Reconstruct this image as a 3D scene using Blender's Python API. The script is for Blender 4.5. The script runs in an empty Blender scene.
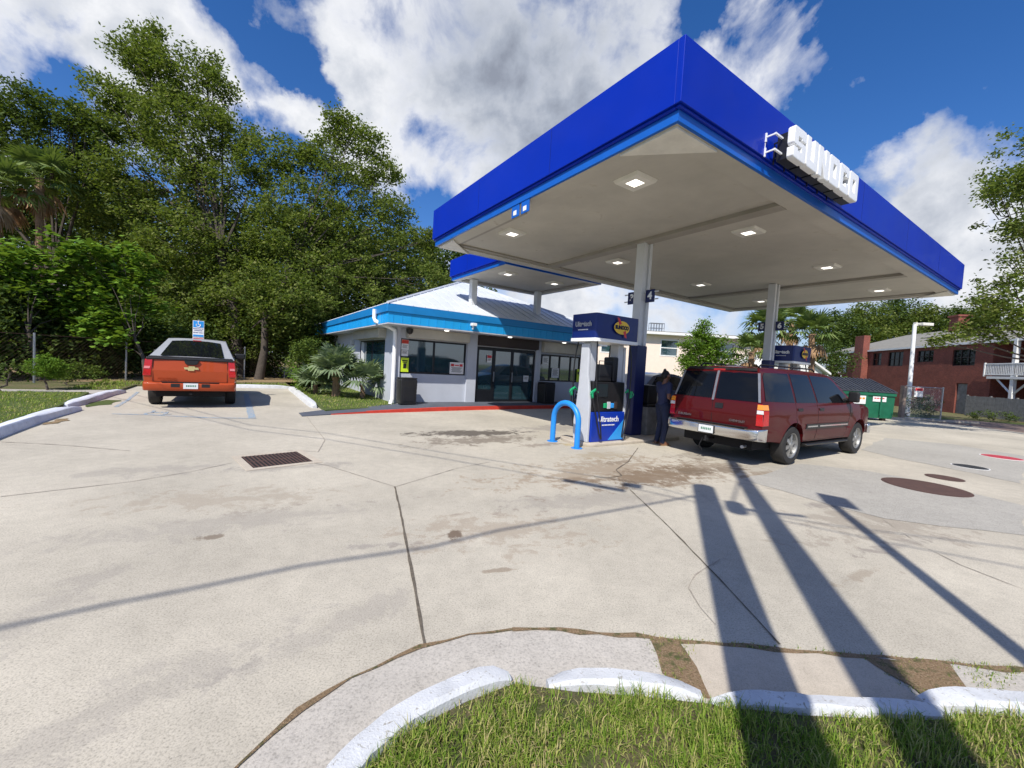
import bpy, bmesh, math, random
import numpy as np
from math import sin, cos, tan, pi, radians, sqrt, atan2, hypot, exp
from mathutils import Vector, Matrix
from mathutils.geometry import tessellate_polygon
R = random.Random(7)
scene = bpy.context.scene
COL = scene.collection
# ------------------------------------------------------------------ camera frame (metres, camera above the origin)
F, PITCH, ROLL, H = 412.9, -0.045, 0.058, 1.65
TH = 0.5901
_Rp = Matrix(((1, 0, 0), (0, cos(PITCH), sin(PITCH)), (0, -sin(PITCH), cos(PITCH))))
_Rr = Matrix(((cos(ROLL), 0, sin(ROLL)), (0, 1, 0), (-sin(ROLL), 0, cos(ROLL))))
RC = _Rr @ _Rp
UU = Vector((cos(TH), sin(TH), 0)); VV = Vector((-sin(TH), cos(TH), 0))
def P(u, v, z=0): return UU * u + VV * v + Vector((0, 0, z))
def ray(x, y): return RC.transposed() @ Vector(((x - 512) / F, 1, -(y - 384) / F))
def g0(x, y, z=0.0):
    d = ray(x, y); t = (z - H) / d.z; return Vector((d.x * t, d.y * t, z))
def atY(x, y, Y):
    d = ray(x, y); t = Y / d.y; return Vector((d.x * t, Y, H + d.z * t))
SUNAZ, SUNEL = radians(20.8), radians(48.5)     # shadows run towards azimuth 20.8 deg right of +Y
# ------------------------------------------------------------------ materials
def new_mat(name):
    m = bpy.data.materials.new(name); m.use_nodes = True
    nt = m.node_tree; b = nt.nodes['Principled BSDF']
    return m, nt, b
def N(nt, t, **k):
    n = nt.nodes.new(t)
    for a, v in k.items():
        if a.startswith('i_'):
            key = a[2:]; key = int(key) if key.isdigit() else key.replace('_', ' ')
            n.inputs[key].default_value = v
        else: setattr(n, a, v)
    return n
def L(nt, a, b): nt.links.new(a, b)
def c4(c): return (c[0], c[1], c[2], 1)
def ramp(nt, fac, stops):
    r = nt.nodes.new('ShaderNodeValToRGB'); e = r.color_ramp.elements
    while len(e) < len(stops): e.new(0.5)
    for k, (p, c) in enumerate(stops):
        e[k].position = p; e[k].color = c4(c) if hasattr(c, '__len__') else (c, c, c, 1)
    L(nt, fac, r.inputs[0]); return r.outputs[0]
def mix(nt, fac, a, b, mode='MIX'):
    m = nt.nodes.new('ShaderNodeMix'); m.data_type = 'RGBA'; m.blend_type = mode
    for s, v in ((m.inputs[0], fac), (m.inputs[6], a), (m.inputs[7], b)):
        if isinstance(v, bpy.types.NodeSocket): L(nt, v, s)
        else: s.default_value = c4(v) if hasattr(v, '__len__') else v
    return m.outputs[2]
def math_(nt, op, a, b=0.0, clamp=False):
    m = nt.nodes.new('ShaderNodeMath'); m.operation = op; m.use_clamp = clamp
    for s, v in ((m.inputs[0], a), (m.inputs[1], b)):
        if isinstance(v, bpy.types.NodeSocket): L(nt, v, s)
        else: s.default_value = v
    return m.outputs[0]
def noise(nt, vec, scale, detail=4, rough=.55, dist=0):
    n = N(nt, 'ShaderNodeTexNoise', i_Scale=scale, i_Detail=detail, i_Roughness=rough, i_Distortion=dist)
    if vec is not None: L(nt, vec, n.inputs['Vector'])
    return n.outputs['Fac']
def pos(nt):
    return nt.nodes.new('ShaderNodeNewGeometry').outputs['Position']
def bump(nt, b, h, strength, dist=.01):
    n = N(nt, 'ShaderNodeBump', i_Strength=strength, i_Distance=dist)
    L(nt, h, n.inputs['Height']); L(nt, n.outputs[0], b.inputs['Normal'])
def plain(name, col, rough=.5, metal=0, var=.12, scale=3.0, bmp=0, bscale=60, coat=0, ior=None, wear=None, spec=None):
    m, nt, b = new_mat(name)
    tc = nt.nodes.new('ShaderNodeTexCoord').outputs['Object']
    n1 = noise(nt, tc, scale, 6, .65)
    lo = tuple(c * (1 - var) for c in col); hi = tuple(min(1, c * (1 + var)) for c in col)
    cc = ramp(nt, n1, [(.3, lo), (.7, hi)])
    if wear:
        n2 = noise(nt, tc, scale * 4, 8, .75, .5)
        cc = mix(nt, ramp(nt, n2, [(wear[1], 0), (wear[1] + .08, 1)]), cc, wear[0])
    L(nt, cc, b.inputs['Base Color'])
    rr = ramp(nt, n1, [(.2, max(.02, rough * .85)), (.8, min(1, rough * 1.15))]); L(nt, rr, b.inputs['Roughness'])
    b.inputs['Metallic'].default_value = metal
    if coat: b.inputs['Coat Weight'].default_value = coat; b.inputs['Coat Roughness'].default_value = .03
    if spec is not None: b.inputs['Specular IOR Level'].default_value = spec
    if ior: b.inputs['IOR'].default_value = ior
    if bmp: bump(nt, b, noise(nt, tc, bscale, 5, .6), bmp, .004)
    return m
def emis(name, col, s):
    m, nt, b = new_mat(name)
    b.inputs['Base Color'].default_value = c4(col); b.inputs['Emission Color'].default_value = c4(col)
    b.inputs['Emission Strength'].default_value = s
    return m
M = {}
M['blue'] = plain('canopy_blue', (.001, .024, .38), .4, var=.08, scale=.5, spec=.15, coat=.12)
M['blue2'] = plain('canopy_lightblue', (.006, .11, .50), .35, var=.06)
M['soffit'] = plain('soffit_paint', (.49, .465, .41), .6, var=.16, scale=.55, bmp=.08, bscale=8, wear=((.40, .36, .29), .60))
M['soffit_trim_shade'] = plain('soffit_trim_shade', (.33, .305, .265), .6, var=.12, scale=1.5)  # darker tone puts the shadows along ceiling beams and seams into the colour
M['col'] = plain('column_paint', (.66, .68, .70), .5, var=.06, scale=2, wear=((.45, .44, .42), .66))
M['navy'] = plain('navy_paint', (.004, .010, .085), .4, var=.1)
M['white'] = plain('white_paint', (.78, .78, .76), .5, var=.05)
M['signwhite'] = plain('sign_white', (.85, .86, .86), .3, var=.03)
M['black'] = plain('black_plastic', (.012, .012, .013), .45, var=.2)
M['rubber'] = plain('tyre_rubber', (.022, .021, .020), .85, var=.25, scale=8)
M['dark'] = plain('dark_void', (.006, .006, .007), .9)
M['chrome'] = plain('chrome', (.70, .71, .72), .16, 1, var=.05)
M['alloy'] = plain('alloy', (.40, .40, .39), .42, .8, var=.08, scale=10)
M['silver'] = plain('silver_sky_sheen', (.52, .53, .55), .35, .35, var=.05, coat=.3)  # pale grey carries the sky's reflection on the cab in its colour
M['steel'] = plain('galvanised', (.42, .43, .44), .45, .8, var=.12, scale=8)
M['glass'] = plain('store_glass', (.022, .055, .070), .04, var=.3, scale=1.2, ior=2.6)
M['carglass'] = plain('car_glass', (.006, .007, .009), .03, var=.1, ior=1.32)
M['maroon'] = plain('maroon_paint', (.072, .0035, .005), .5, var=.07, scale=1.5, spec=.1, coat=.45)
M['orange'] = plain('orange_paint', (.40, .062, .016), .45, var=.05, scale=1.5, spec=.2, coat=.35)
M['carblue'] = plain('navy_car_paint', (.004, .008, .035), .3, coat=1)
M['red'] = plain('red_lens', (.50, .006, .010), .2, var=.05, coat=.6)
M['pinklens'] = plain('pink_lens', (.70, .22, .22), .2, var=.05, coat=.6)
M['amber'] = plain('amber_lens', (.85, .30, .03), .2, var=.05, coat=.6)
M['lensw'] = plain('clear_lens', (.7, .7, .68), .15, var=.05, coat=.6)
M['wall'] = plain('store_wall_paint', (.50, .53, .59), .6, var=.06, scale=1.3, bmp=.15, bscale=30)
M['storetrim'] = plain('store_fascia_blue', (.008, .33, .74), .5, var=.08, scale=1.5)
M['storeband'] = plain('store_fascia_cap', (.005, .20, .52), .5, var=.08, scale=1.5)
M['beige'] = plain('shutter_beige', (.50, .47, .40), .6, var=.1)
M['brown'] = plain('shutter_brown', (.035, .022, .018), .6, var=.2)
M['frame'] = plain('dark_frame', (.010, .011, .014), .4)
M['redcurb'] = plain('red_curb', (.55, .045, .025), .6, var=.18, scale=6, wear=((.35, .20, .16), .64), bmp=.2)
M['greywalk'] = plain('painted_walk', (.085, .095, .12), .8, var=.2, scale=2.5, bmp=.3)
M['hoop'] = plain('hoop_blue', (.015, .24, .70), .4, var=.08, scale=6)
M['pblue'] = plain('dispenser_blue', (.003, .035, .36), .35, var=.1)
M['pnavy'] = plain('valance_navy', (.002, .014, .13), .35, var=.15, scale=3)
M['pblue2'] = plain('dispenser_lightblue', (.03, .30, .75), .35, var=.1)
M['pgrey'] = plain('dispenser_grey', (.50, .52, .55), .4, var=.08, wear=((.3, .3, .3), .7))
M['yellow'] = plain('logo_yellow', (.80, .52, .04), .4, var=.05)
M['logored'] = plain('logo_red', (.60, .03, .04), .4)
M['green'] = plain('nozzle_green', (.01, .35, .14), .4)
M['screen'] = plain('screen', (.02, .03, .035), .15)
M['paper'] = plain('paper', (.75, .75, .74), .6, var=.04)
M['yg'] = plain('yellow_green_poster', (.62, .80, .03), .5, var=.05)
M['gold'] = plain('gold_badge', (.72, .60, .28), .3, .6)
M['dgreen'] = plain('dumpster_green', (.008, .125, .062), .5, var=.2, scale=3, wear=((.10, .10, .06), .68), bmp=.1, bscale=10)
M['dlid'] = plain('dumpster_lid', (.045, .05, .062), .5, var=.2)
M['brickpost'] = plain('weathered_post', (.26, .20, .16), .9, var=.25, scale=12, bmp=.5)
M['bark'] = plain('bark', (.075, .06, .048), .95, var=.35, scale=7, bmp=.9, bscale=25)
M['palmbark'] = plain('palm_bark', (.30, .19, .115), .95, var=.4, scale=14, bmp=1, bscale=30)
M['deadleaf'] = plain('dead_frond', (.33, .20, .10), .8, var=.3, scale=6)
M['peach'] = plain('peach_stucco', (.82, .68, .57), .8, var=.05, bmp=.2)
M['oldwood'] = plain('weathered_wood', (.20, .20, .195), .85, var=.3, scale=5, bmp=.4)
M['skin'] = plain('skin_brown', (.20, .09, .05), .5, var=.08)
M['hair'] = plain('hair_black', (.010, .008, .007), .7, var=.2, scale=40, bmp=.8, bscale=90)
M['navycloth'] = plain('tshirt_navy', (.028, .035, .085), .9, var=.2, bmp=.3)
M['denim'] = plain('jeans_dark', (.016, .024, .06), .9, var=.25, bmp=.3)
M['plateback'] = plain('plate_white', (.72, .74, .74), .4, var=.05)
M['plategreen'] = plain('plate_green', (.05, .22, .12), .5)
M['wirem'] = plain('cable_black', (.02, .02, .02), .6)
M['pine'] = plain('utility_pole_wood', (.16, .12, .09), .9, var=.3, scale=5, bmp=.5)
M['lamp'] = emis('led_panel', (1, .96, .88), 2.2)
M['lamphouse'] = plain('lamp_housing', (.70, .68, .62), .5)
M['rust'] = plain('rusty_iron', (.085, .045, .035), .8, var=.3, scale=10, bmp=.5)
M['ltread'] = plain('patio', (.45, .42, .38), .8)
def leafmat(name, cols, trans=.25, rough=.5):
    m, nt, b = new_mat(name)
    g = nt.nodes.new('ShaderNodeNewGeometry')
    big = noise(nt, g.outputs['Position'], .9, 3)
    f = math_(nt, 'ADD', math_(nt, 'MULTIPLY', g.outputs['Random Per Island'], .6), math_(nt, 'MULTIPLY', big, .45))
    cc = ramp(nt, f, [(.15 + .7 * i / (len(cols) - 1), c) for i, c in enumerate(cols)])
    L(nt, cc, b.inputs['Base Color']); b.inputs['Roughness'].default_value = .75; b.inputs['Specular IOR Level'].default_value = .18
    tr = N(nt, 'ShaderNodeBsdfTranslucent'); L(nt, mix(nt, .5, cc, (.25, .35, .02), 'MIX'), tr.inputs[0])
    ms = N(nt, 'ShaderNodeMixShader', i_0=trans)
    L(nt, b.outputs[0], ms.inputs[1]); L(nt, tr.outputs[0], ms.inputs[2])
    L(nt, ms.outputs[0], nt.nodes['Material Output'].inputs[0])
    return m
M['oak'] = leafmat('oak_leaves', [(.050, .080, .016), (.090, .135, .025), (.15, .195, .040), (.25, .265, .085)], .38)
M['oakdark'] = leafmat('dark_leaves', [(.032, .060, .014), (.058, .098, .020), (.10, .14, .032)], .25)
M['lime'] = leafmat('bright_leaves', [(.06, .13, .015), (.12, .23, .024), (.20, .34, .04)], .34)
M['shrub'] = leafmat('shrub_leaves', [(.045, .085, .016), (.085, .13, .022), (.14, .19, .03)], .22)
M['palm'] = leafmat('palm_leaves', [(.06, .11, .03), (.12, .18, .05), (.20, .25, .08)], .25, .4)
M['palmgrey'] = leafmat('palmetto_leaves', [(.10, .15, .085), (.18, .24, .13), (.28, .34, .19)], .25, .4)
M['blade'] = leafmat('grass_blades', [(.08, .16, .018), (.15, .26, .026), (.22, .32, .04), (.38, .40, .11), (.56, .45, .24)], .32)
def grassbase(name, dry=.5):
    m, nt, b = new_mat(name); p = pos(nt)
    a = noise(nt, p, 1.3, 6, .7); f = noise(nt, p, 60, 6, .8); k = noise(nt, p, 9, 5, .7)
    c = ramp(nt, f, [(.3, (.045, .07, .014)), (.55, (.095, .14, .024)), (.75, (.17, .19, .05))])
    c = mix(nt, ramp(nt, math_(nt, 'MULTIPLY', math_(nt, 'ADD', a, k), .5), [(dry - .04, 0), (dry + .10, .85)]), c, ramp(nt, f, [(.3, (.10, .07, .035)), (.7, (.26, .21, .11))]))
    L(nt, c, b.inputs['Base Color']); b.inputs['Roughness'].default_value = .95
    bump(nt, b, f, .8, .05); return m
M['grassfg'] = grassbase('foreground_turf', .42)
M['grass'] = grassbase('lawn_turf', .56)
M['grassdry'] = grassbase('dry_grass', .44)
def concrete(name, base, speck=.3, stains=(), aggr=160, tone=.16, bmp=.25):
    m, nt, b = new_mat(name); p = pos(nt)
    f = noise(nt, p, aggr, 3, .7); mid = noise(nt, p, 7, 8, .7); big = noise(nt, p, .45, 5, .6)
    vor = N(nt, 'ShaderNodeTexVoronoi', i_Scale=aggr * .55); L(nt, p, vor.inputs['Vector'])
    c = ramp(nt, big, [(.3, tuple(x * (1 - tone) for x in base)), (.7, tuple(x * (1 + tone * .6) for x in base))])
    c = mix(nt, .8, c, ramp(nt, f, [(.28, 1 - speck), (.5, 1.0), (.75, 1 + speck * .25)]), 'MULTIPLY')
    c = mix(nt, 1.0, c, ramp(nt, vor.outputs['Distance'], [(.0, 1 - speck * .5), (.35, 1.0)]), 'MULTIPLY')
    c = mix(nt, 1.0, c, ramp(nt, mid, [(.25, .86), (.6, 1.03)]), 'MULTIPLY')
    # small dark pits and drips
    pit = noise(nt, p, 16, 7, .85)
    c = mix(nt, ramp(nt, pit, [(.625, 0), (.69, .6)]), c, (.17, .14, .11))
    st = noise(nt, p, 2.3, 9, .75, .6)
    for (x, y, rx, ry, rot, s, col, thr) in stains:
        mp = N(nt, 'ShaderNodeMapping', vector_type='TEXTURE')
        mp.inputs['Location'].default_value = (x, y, 0); mp.inputs['Rotation'].default_value = (0, 0, rot)
        mp.inputs['Scale'].default_value = (rx, ry, 1); L(nt, p, mp.inputs['Vector'])
        g = N(nt, 'ShaderNodeTexGradient', gradient_type='SPHERICAL'); L(nt, mp.outputs[0], g.inputs[0])
        e = math_(nt, 'ADD', math_(nt, 'MULTIPLY', g.outputs['Fac'], .9), math_(nt, 'MULTIPLY', math_(nt, 'SUBTRACT', mix_val(nt, st, mid), .56), 3.2))
        gate = ramp(nt, g.outputs['Fac'], [(0, 0), (.25, 1)])
        k = math_(nt, 'MULTIPLY', ramp(nt, e, [(thr, 0), (thr + .22, 1)]), math_(nt, 'MULTIPLY', gate, s))
        c = mix(nt, k, c, col)
    L(nt, c, b.inputs['Base Color']); b.inputs['Roughness'].default_value = .85
    b.inputs['Specular IOR Level'].default_value = .3
    bump(nt, b, math_(nt, 'ADD', math_(nt, 'MULTIPLY', f, .5), mid), bmp, .006)
    return m

def mix_val(nt, a, b): return math_(nt, 'ADD', math_(nt, 'MULTIPLY', a, .6), math_(nt, 'MULTIPLY', b, .5))
def S(px, py, rx, ry, rot, s, col, thr=.45):
    w = g0(px, py); return (w.x, w.y, rx, ry, rot, s, col, thr)
TANC = (.20, .145, .095); DK = (.075, .062, .05); GREY = (.22, .20, .185)
stains = [S(610, 470, 4.5, 1.6, TH, .6, (.25, .18, .115), .46), S(700, 470, 3.0, 1.2, TH, .62, (.20, .145, .095), .42), S(480, 440, 3.2, 1.0, TH, .7, (.15, .12, .09), .45), S(880, 520, 4.0, 1.5, .5, .5, (.24, .20, .16), .52), S(500, 530, 3.0, 1.3, .3, .5, (.28, .22, .16), .58), S(220, 500, 3.5, 1.3, .3, .5, (.30, .25, .19), .58), S(470, 433, 2.2, .55, TH - .12, .85, DK, .22), S(560, 428, 2.4, .8, TH, .55, GREY, .3),
          S(655, 476, 2.0, .7, TH, .85, TANC, .30), S(590, 480, 1.2, .35, .2, .6, TANC, .45), S(690, 470, 1.0, .5, .3, .6, (.16, .12, .08), .42),
          S(453, 535, .17, .15, .3, .9, (.14, .10, .07), .3), S(213, 537, .26, .09, .5, .8, (.18, .14, .10), .35),
          S(380, 545, .8, .18, .3, .5, GREY, .5), S(600, 455, 1.4, .6, TH, .5, (.30, .24, .15), .4),
          S(280, 468, 2.6, .35, .5, .45, GREY, .45), S(150, 470, 2.5, .5, .5, .35, GREY, .5), S(60, 600, .5, 1.2, .2, .3, GREY, .5),
          S(500, 570, .25, .06, .3, .6, TANC, .4), S(700, 455, 2.2, .8, TH, .5, (.20, .17, .14), .42), S(575, 445, .7, .35, 0, .6, (.42, .32, .14), .42),
          S(600, 500, 3.0, .8, .3, .35, GREY, .45), S(250, 520, 3.0, .6, .5, .3, GREY, .45), S(150, 690, 1.4, .5, 1.0, .3, GREY, .5), S(350, 620, 1.5, .3, .9, .28, GREY, .45), S(720, 470, 1.6, .4, TH, .6, (.17, .13, .09), .40), S(760, 475, 1.2, .3, TH, .5, TANC, .40), S(620, 462, 1.0, .3, TH, .5, (.17, .13, .09), .42), S(680, 484, 1.5, .25, .4, .6, TANC, .42), S(820, 505, 1.0, .2, .3, .4, GREY, .42), S(540, 445, 1.2, .4, TH, .55, (.16, .12, .09), .42), S(970, 520, 1.5, .3, .3, .5, (.15, .12, .10), .5), S(900, 545, 1.5, .2, .4, .35, GREY, .45), S(860, 575, 1.0, .12, .5, .4, TANC, .48)]
M['lot'] = concrete('lot_concrete', (.505, .462, .378), .55, stains, 95, .20, .35)
M['patch'] = concrete('grey_patch', (.415, .395, .35), .6, (), 90, .12)
M['gutter'] = concrete('aggregate_gutter', (.50, .465, .41), .45, (), 75, .18, .8)
M['slab'] = concrete('slab', (.50, .44, .355), .35, (), 150, .1)
M['walkc'] = concrete('sidewalk_concrete', (.45, .42, .37), .3, (), 60, .1)
M['asphalt'] = concrete('asphalt', (.06, .06, .06), .4, (), 60, .1)
M['alley'] = concrete('alley', (.19, .14, .12), .4, (), 20, .2)
M['curb'] = plain('kerb_white', (.56, .575, .59), .8, var=.12, scale=8, wear=((.30, .28, .24), .56), bmp=1.0, bscale=90)
M['curbold'] = plain('kerb_white_worn', (.68, .71, .78), .8, var=.12, scale=6, wear=((.22, .21, .20), .60), bmp=.6, bscale=40)
M['debris'] = grassbase('joint_debris', .30)
def debrism():
    m, nt, b = new_mat('dirt_debris'); p = pos(nt); f = noise(nt, p, 90, 5, .8); k = noise(nt, p, 14, 5, .7)
    c = ramp(nt, f, [(.3, (.15, .095, .045)), (.5, (.33, .22, .12)), (.72, (.56, .42, .26))])
    c = mix(nt, ramp(nt, k, [(.5, 0), (.62, .8)]), c, (.07, .10, .02))
    L(nt, c, b.inputs['Base Color']); b.inputs['Roughness'].default_value = 1; bump(nt, b, f, 1, .02); return m
M['dirt'] = debrism()
M['joint'] = plain('joint_tar', (.12, .10, .075), .95, var=.4, scale=20)
M['faintjoint'] = plain('hairline_joint', (.33, .29, .24), .95, var=.3, scale=20)
def paintmat(name, col, thr=.5):
    m, nt, b = new_mat(name); p = pos(nt); f = noise(nt, p, 14, 8, .8)
    c = mix(nt, ramp(nt, f, [(thr, 0), (thr + .1, 1)]), col, (.40, .38, .35)); L(nt, c, b.inputs['Base Color'])
    b.inputs['Roughness'].default_value = .8; return m
M['bluepaint'] = paintmat('worn_blue_paint', (.17, .30, .42), .44)
M['redpaint'] = paintmat('red_manhole_paint', (.42, .03, .05), .58)
M['whitepaint'] = paintmat('worn_white_paint', (.75, .75, .74), .58)
def brickm():
    m, nt, b = new_mat('red_brick'); tc = nt.nodes.new('ShaderNodeTexCoord').outputs['Object']
    sep = N(nt, 'ShaderNodeSeparateXYZ'); L(nt, tc, sep.inputs[0])
    cb = N(nt, 'ShaderNodeCombineXYZ'); L(nt, math_(nt, 'ADD', sep.outputs[0], sep.outputs[1]), cb.inputs[0]); L(nt, sep.outputs[2], cb.inputs[1])
    br = N(nt, 'ShaderNodeTexBrick', i_Scale=4.2, i_Mortar_Size=.012, i_Color1=(.25, .068, .044, 1), i_Color2=(.17, .046, .032, 1), i_Mortar=(.24, .13, .11, 1))
    L(nt, cb.outputs[0], br.inputs['Vector'])
    c = mix(nt, 1, br.outputs[0], ramp(nt, noise(nt, tc, 1.2, 6), [(.3, .78), (.7, 1.15)]), 'MULTIPLY')
    L(nt, c, b.inputs['Base Color']); b.inputs['Roughness'].default_value = .9; return m
M['brick'] = brickm()
def seamroof(name, col, period, axis=0):
    m, nt, b = new_mat(name); tc = nt.nodes.new('ShaderNodeTexCoord').outputs['Object']
    c = ramp(nt, noise(nt, tc, .9, 6), [(.3, tuple(x * .85 for x in col)), (.7, col)])
    c = mix(nt, 1, c, ramp(nt, noise(nt, tc, 9, 6, .8), [(.3, .9), (.6, 1.03)]), 'MULTIPLY')
    L(nt, c, b.inputs['Base Color']); b.inputs['Roughness'].default_value = .5; return m
M['roof'] = seamroof('metal_roof', (.64, .68, .73), .4)
M['shingle'] = plain('shingle_roof', (.23, .22, .19), .9, var=.2, scale=2.5, bmp=.6, bscale=15)
# ------------------------------------------------------------------ mesh builder
class MB:
    def __init__(s): s.v = []; s.f = []; s.m = []; s.cur = 0
    def mat(s, i): s.cur = i; return s
    def add(s, vs, fs):
        b = len(s.v); s.v += [tuple(q) for q in vs]
        for f in fs: s.f.append(tuple(b + i for i in f)); s.m.append(s.cur)
        return s
    def box(s, x0, x1, y0, y1, z0, z1):
        vs = [(x, y, z) for z in (z0, z1) for y in (y0, y1) for x in (x0, x1)]
        return s.add(vs, [(0, 2, 3, 1), (4, 5, 7, 6), (0, 1, 5, 4), (2, 6, 7, 3), (0, 4, 6, 2), (1, 3, 7, 5)])
    def tube(s, pts, rad, n=8, cap=True):
        pts = [Vector(q) for q in pts]; k = len(pts)
        if not hasattr(rad, '__len__'): rad = [rad] * k
        vs = []; up = None
        for i, q in enumerate(pts):
            t = (pts[min(i + 1, k - 1)] - pts[max(i - 1, 0)]).normalized()
            if up is None: up = Vector((0, 0, 1)) if abs(t.z) < .9 else Vector((1, 0, 0))
            a = t.cross(up).normalized(); up = a.cross(t).normalized()
            for j in range(n):
                w = 2 * pi * j / n; vs.append(q + (a * cos(w) + up * sin(w)) * rad[i])
        fs = [(i * n + j, i * n + (j + 1) % n, (i + 1) * n + (j + 1) % n, (i + 1) * n + j) for i in range(k - 1) for j in range(n)]
        if cap: fs += [tuple(range(n - 1, -1, -1)), tuple((k - 1) * n + j for j in range(n))]
        return s.add(vs, fs)
    def prism(s, poly, fn, a, b, holes=()):
        """poly (2D) extruded; fn(p, t) -> 3D point, t = a .. b"""
        loops = [list(poly)] + [list(h) for h in holes]
        flat = [q for l in loops for q in l]; n = len(flat)
        tri = tessellate_polygon([[Vector((q[0], q[1], 0)) for q in l] for l in loops])
        vs = [fn(q, a) for q in flat] + [fn(q, b) for q in flat]
        fs = [tuple(t) for t in tri] + [tuple(n + i for i in reversed(t)) for t in tri]
        o = 0
        for l in loops:
            k = len(l)
            fs += [(o + i, o + (i + 1) % k, n + o + (i + 1) % k, n + o + i) for i in range(k)]; o += k
        return s.add(vs, fs)
    def lathe(s, prof, fn, n=24):
        """prof: (r, h); fn(x, y, h) -> 3D"""
        vs = [fn(r * cos(2 * pi * j / n), r * sin(2 * pi * j / n), h) for r, h in prof for j in range(n)]
        fs = [(i * n + j, i * n + (j + 1) % n, (i + 1) * n + (j + 1) % n, (i + 1) * n + j) for i in range(len(prof) - 1) for j in range(n)]
        return s.add(vs, fs)
    def sweep(s, prof, path):
        """prof (across, z) swept along a ground path"""
        path = [Vector(q) for q in path]; k = len(path); n = len(prof); vs = []
        for i, q in enumerate(path):
            t = path[min(i + 1, k - 1)] - path[max(i - 1, 0)]; t.z = 0; t.normalize(); a = Vector((t.y, -t.x, 0))
            vs += [q + a * pr[0] + Vector((0, 0, pr[1])) for pr in prof]
        fs = [(i * n + j, i * n + (j + 1) % n, (i + 1) * n + (j + 1) % n, (i + 1) * n + j) for i in range(k - 1) for j in range(n)]
        fs += [tuple(range(n)), tuple((k - 1) * n + j for j in range(n - 1, -1, -1))]
        return s.add(vs, fs)
    def build(s, name, mats, parent=None, smooth=False, bevel=0, recalc=True, seg=2):
        me = bpy.data.meshes.new(name); me.from_pydata(s.v, [], s.f)
        if not isinstance(mats, (list, tuple)): mats = [mats]
        for m in mats: me.materials.append(m)
        if len(mats) > 1: me.polygons.foreach_set('material_index', s.m)
        if recalc:
            bm = bmesh.new(); bm.from_mesh(me); bmesh.ops.recalc_face_normals(bm, faces=bm.faces); bm.to_mesh(me); bm.free()
        if smooth:
            me.polygons.foreach_set('use_smooth', [True] * len(me.polygons))
            me.set_sharp_from_angle(angle=radians(40))
        me.update()
        o = bpy.data.objects.new(name, me); COL.objects.link(o)
        if parent: o.parent = parent
        if bevel:
            b = o.modifiers.new('bevel', 'BEVEL'); b.width = bevel; b.segments = seg; b.limit_method = 'ANGLE'; b.angle_limit = radians(40)
            me.polygons.foreach_set('use_smooth', [True] * len(me.polygons))
            w = o.modifiers.new('wn', 'WEIGHTED_NORMAL'); w.keep_sharp = True
        return o
def npmesh(name, v, quads, m, parent=None, tri=False):
    k = 3 if tri else 4
    me = bpy.data.meshes.new(name); me.vertices.add(len(v)); me.vertices.foreach_set('co', np.asarray(v, np.float32).ravel())
    nf = len(quads); me.loops.add(nf * k); me.polygons.add(nf)
    me.loops.foreach_set('vertex_index', np.asarray(quads, np.int32).ravel())
    me.polygons.foreach_set('loop_start', np.arange(0, nf * k, k, dtype=np.int32))
    me.polygons.foreach_set('loop_total', np.full(nf, k, np.int32))
    me.materials.append(m); me.update(calc_edges=True); me.validate()
    o = bpy.data.objects.new(name, me); COL.objects.link(o)
    if parent: o.parent = parent
    return o
def tag(o, label=None, cat=None, group=None, kind=None):
    if label: o['label'] = label
    if cat: o['category'] = cat
    if group: o['group'] = group
    if kind: o['kind'] = kind
    return o
def thing(name, label, cat, loc=(0, 0, 0), rotz=0, group=None):
    o = bpy.data.objects.new(name, None); COL.objects.link(o); o.empty_display_size = .2
    o.location = loc; o.rotation_euler = (0, 0, rotz)
    return tag(o, label, cat, group)
def uthing(name, label, cat, u=0, v=0, z=0, group=None, rot=0): return thing(name, label, cat, P(u, v, z), TH + rot, group)
def struct(name, mb, m, **k):
    o = mb.build(name, m, **k); o['kind'] = 'structure'; return o
def copy_tree(o, parent=None):
    c = o.copy(); COL.objects.link(c); c.parent = parent
    for ch in [x for x in scene.objects if x.parent == o]: copy_tree(ch, c)
    return c
def text(s, size, ext, off=0, sx=1.0):
    cu = bpy.data.curves.new('t', 'FONT'); cu.body = s; cu.size = size; cu.extrude = ext; cu.offset = off; cu.align_x = 'CENTER'; cu.align_y = 'CENTER'
    ob = bpy.data.objects.new('t', cu); COL.objects.link(ob)
    bpy.context.view_layer.update()
    dg = bpy.context.evaluated_depsgraph_get(); me = bpy.data.meshes.new_from_object(ob.evaluated_get(dg))
    vs = [(v.co.x * sx, v.co.y, v.co.z) for v in me.vertices]; fs = [tuple(p.vertices) for p in me.polygons]
    bpy.data.objects.remove(ob); bpy.data.curves.remove(cu); bpy.data.meshes.remove(me)
    return vs, fs
def put_text(mb, s, size, fn, ext=.004, off=0, sx=1.0):
    """fn(x, y, z) maps text space to part space"""
    vs, fs = text(s, size, ext, off, sx); mb.add([fn(*q) for q in vs], fs)
def sheet(name, poly, z, m, rough=0, kind='structure', sub=.5):
    pts = [Vector((q[0], q[1], 0)) for q in poly]
    if rough:
        out = []
        for i, a in enumerate(pts):
            b = pts[(i + 1) % len(pts)]; n = max(1, int((b - a).length / sub))
            for j in range(n):
                q = a.lerp(b, j / n); out.append(q + Vector((R.uniform(-rough, rough), R.uniform(-rough, rough), 0)))
        pts = out
    tri = tessellate_polygon([pts]); mb = MB(); mb.add([(q.x, q.y, z) for q in pts], [tuple(t) for t in tri])
    o = mb.build(name, m); bm = bmesh.new(); bm.from_mesh(o.data)
    for f in bm.faces:
        if f.normal.z < 0: f.normal_flip()
    bm.to_mesh(o.data); bm.free()
    if kind: o['kind'] = kind
    return o
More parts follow.
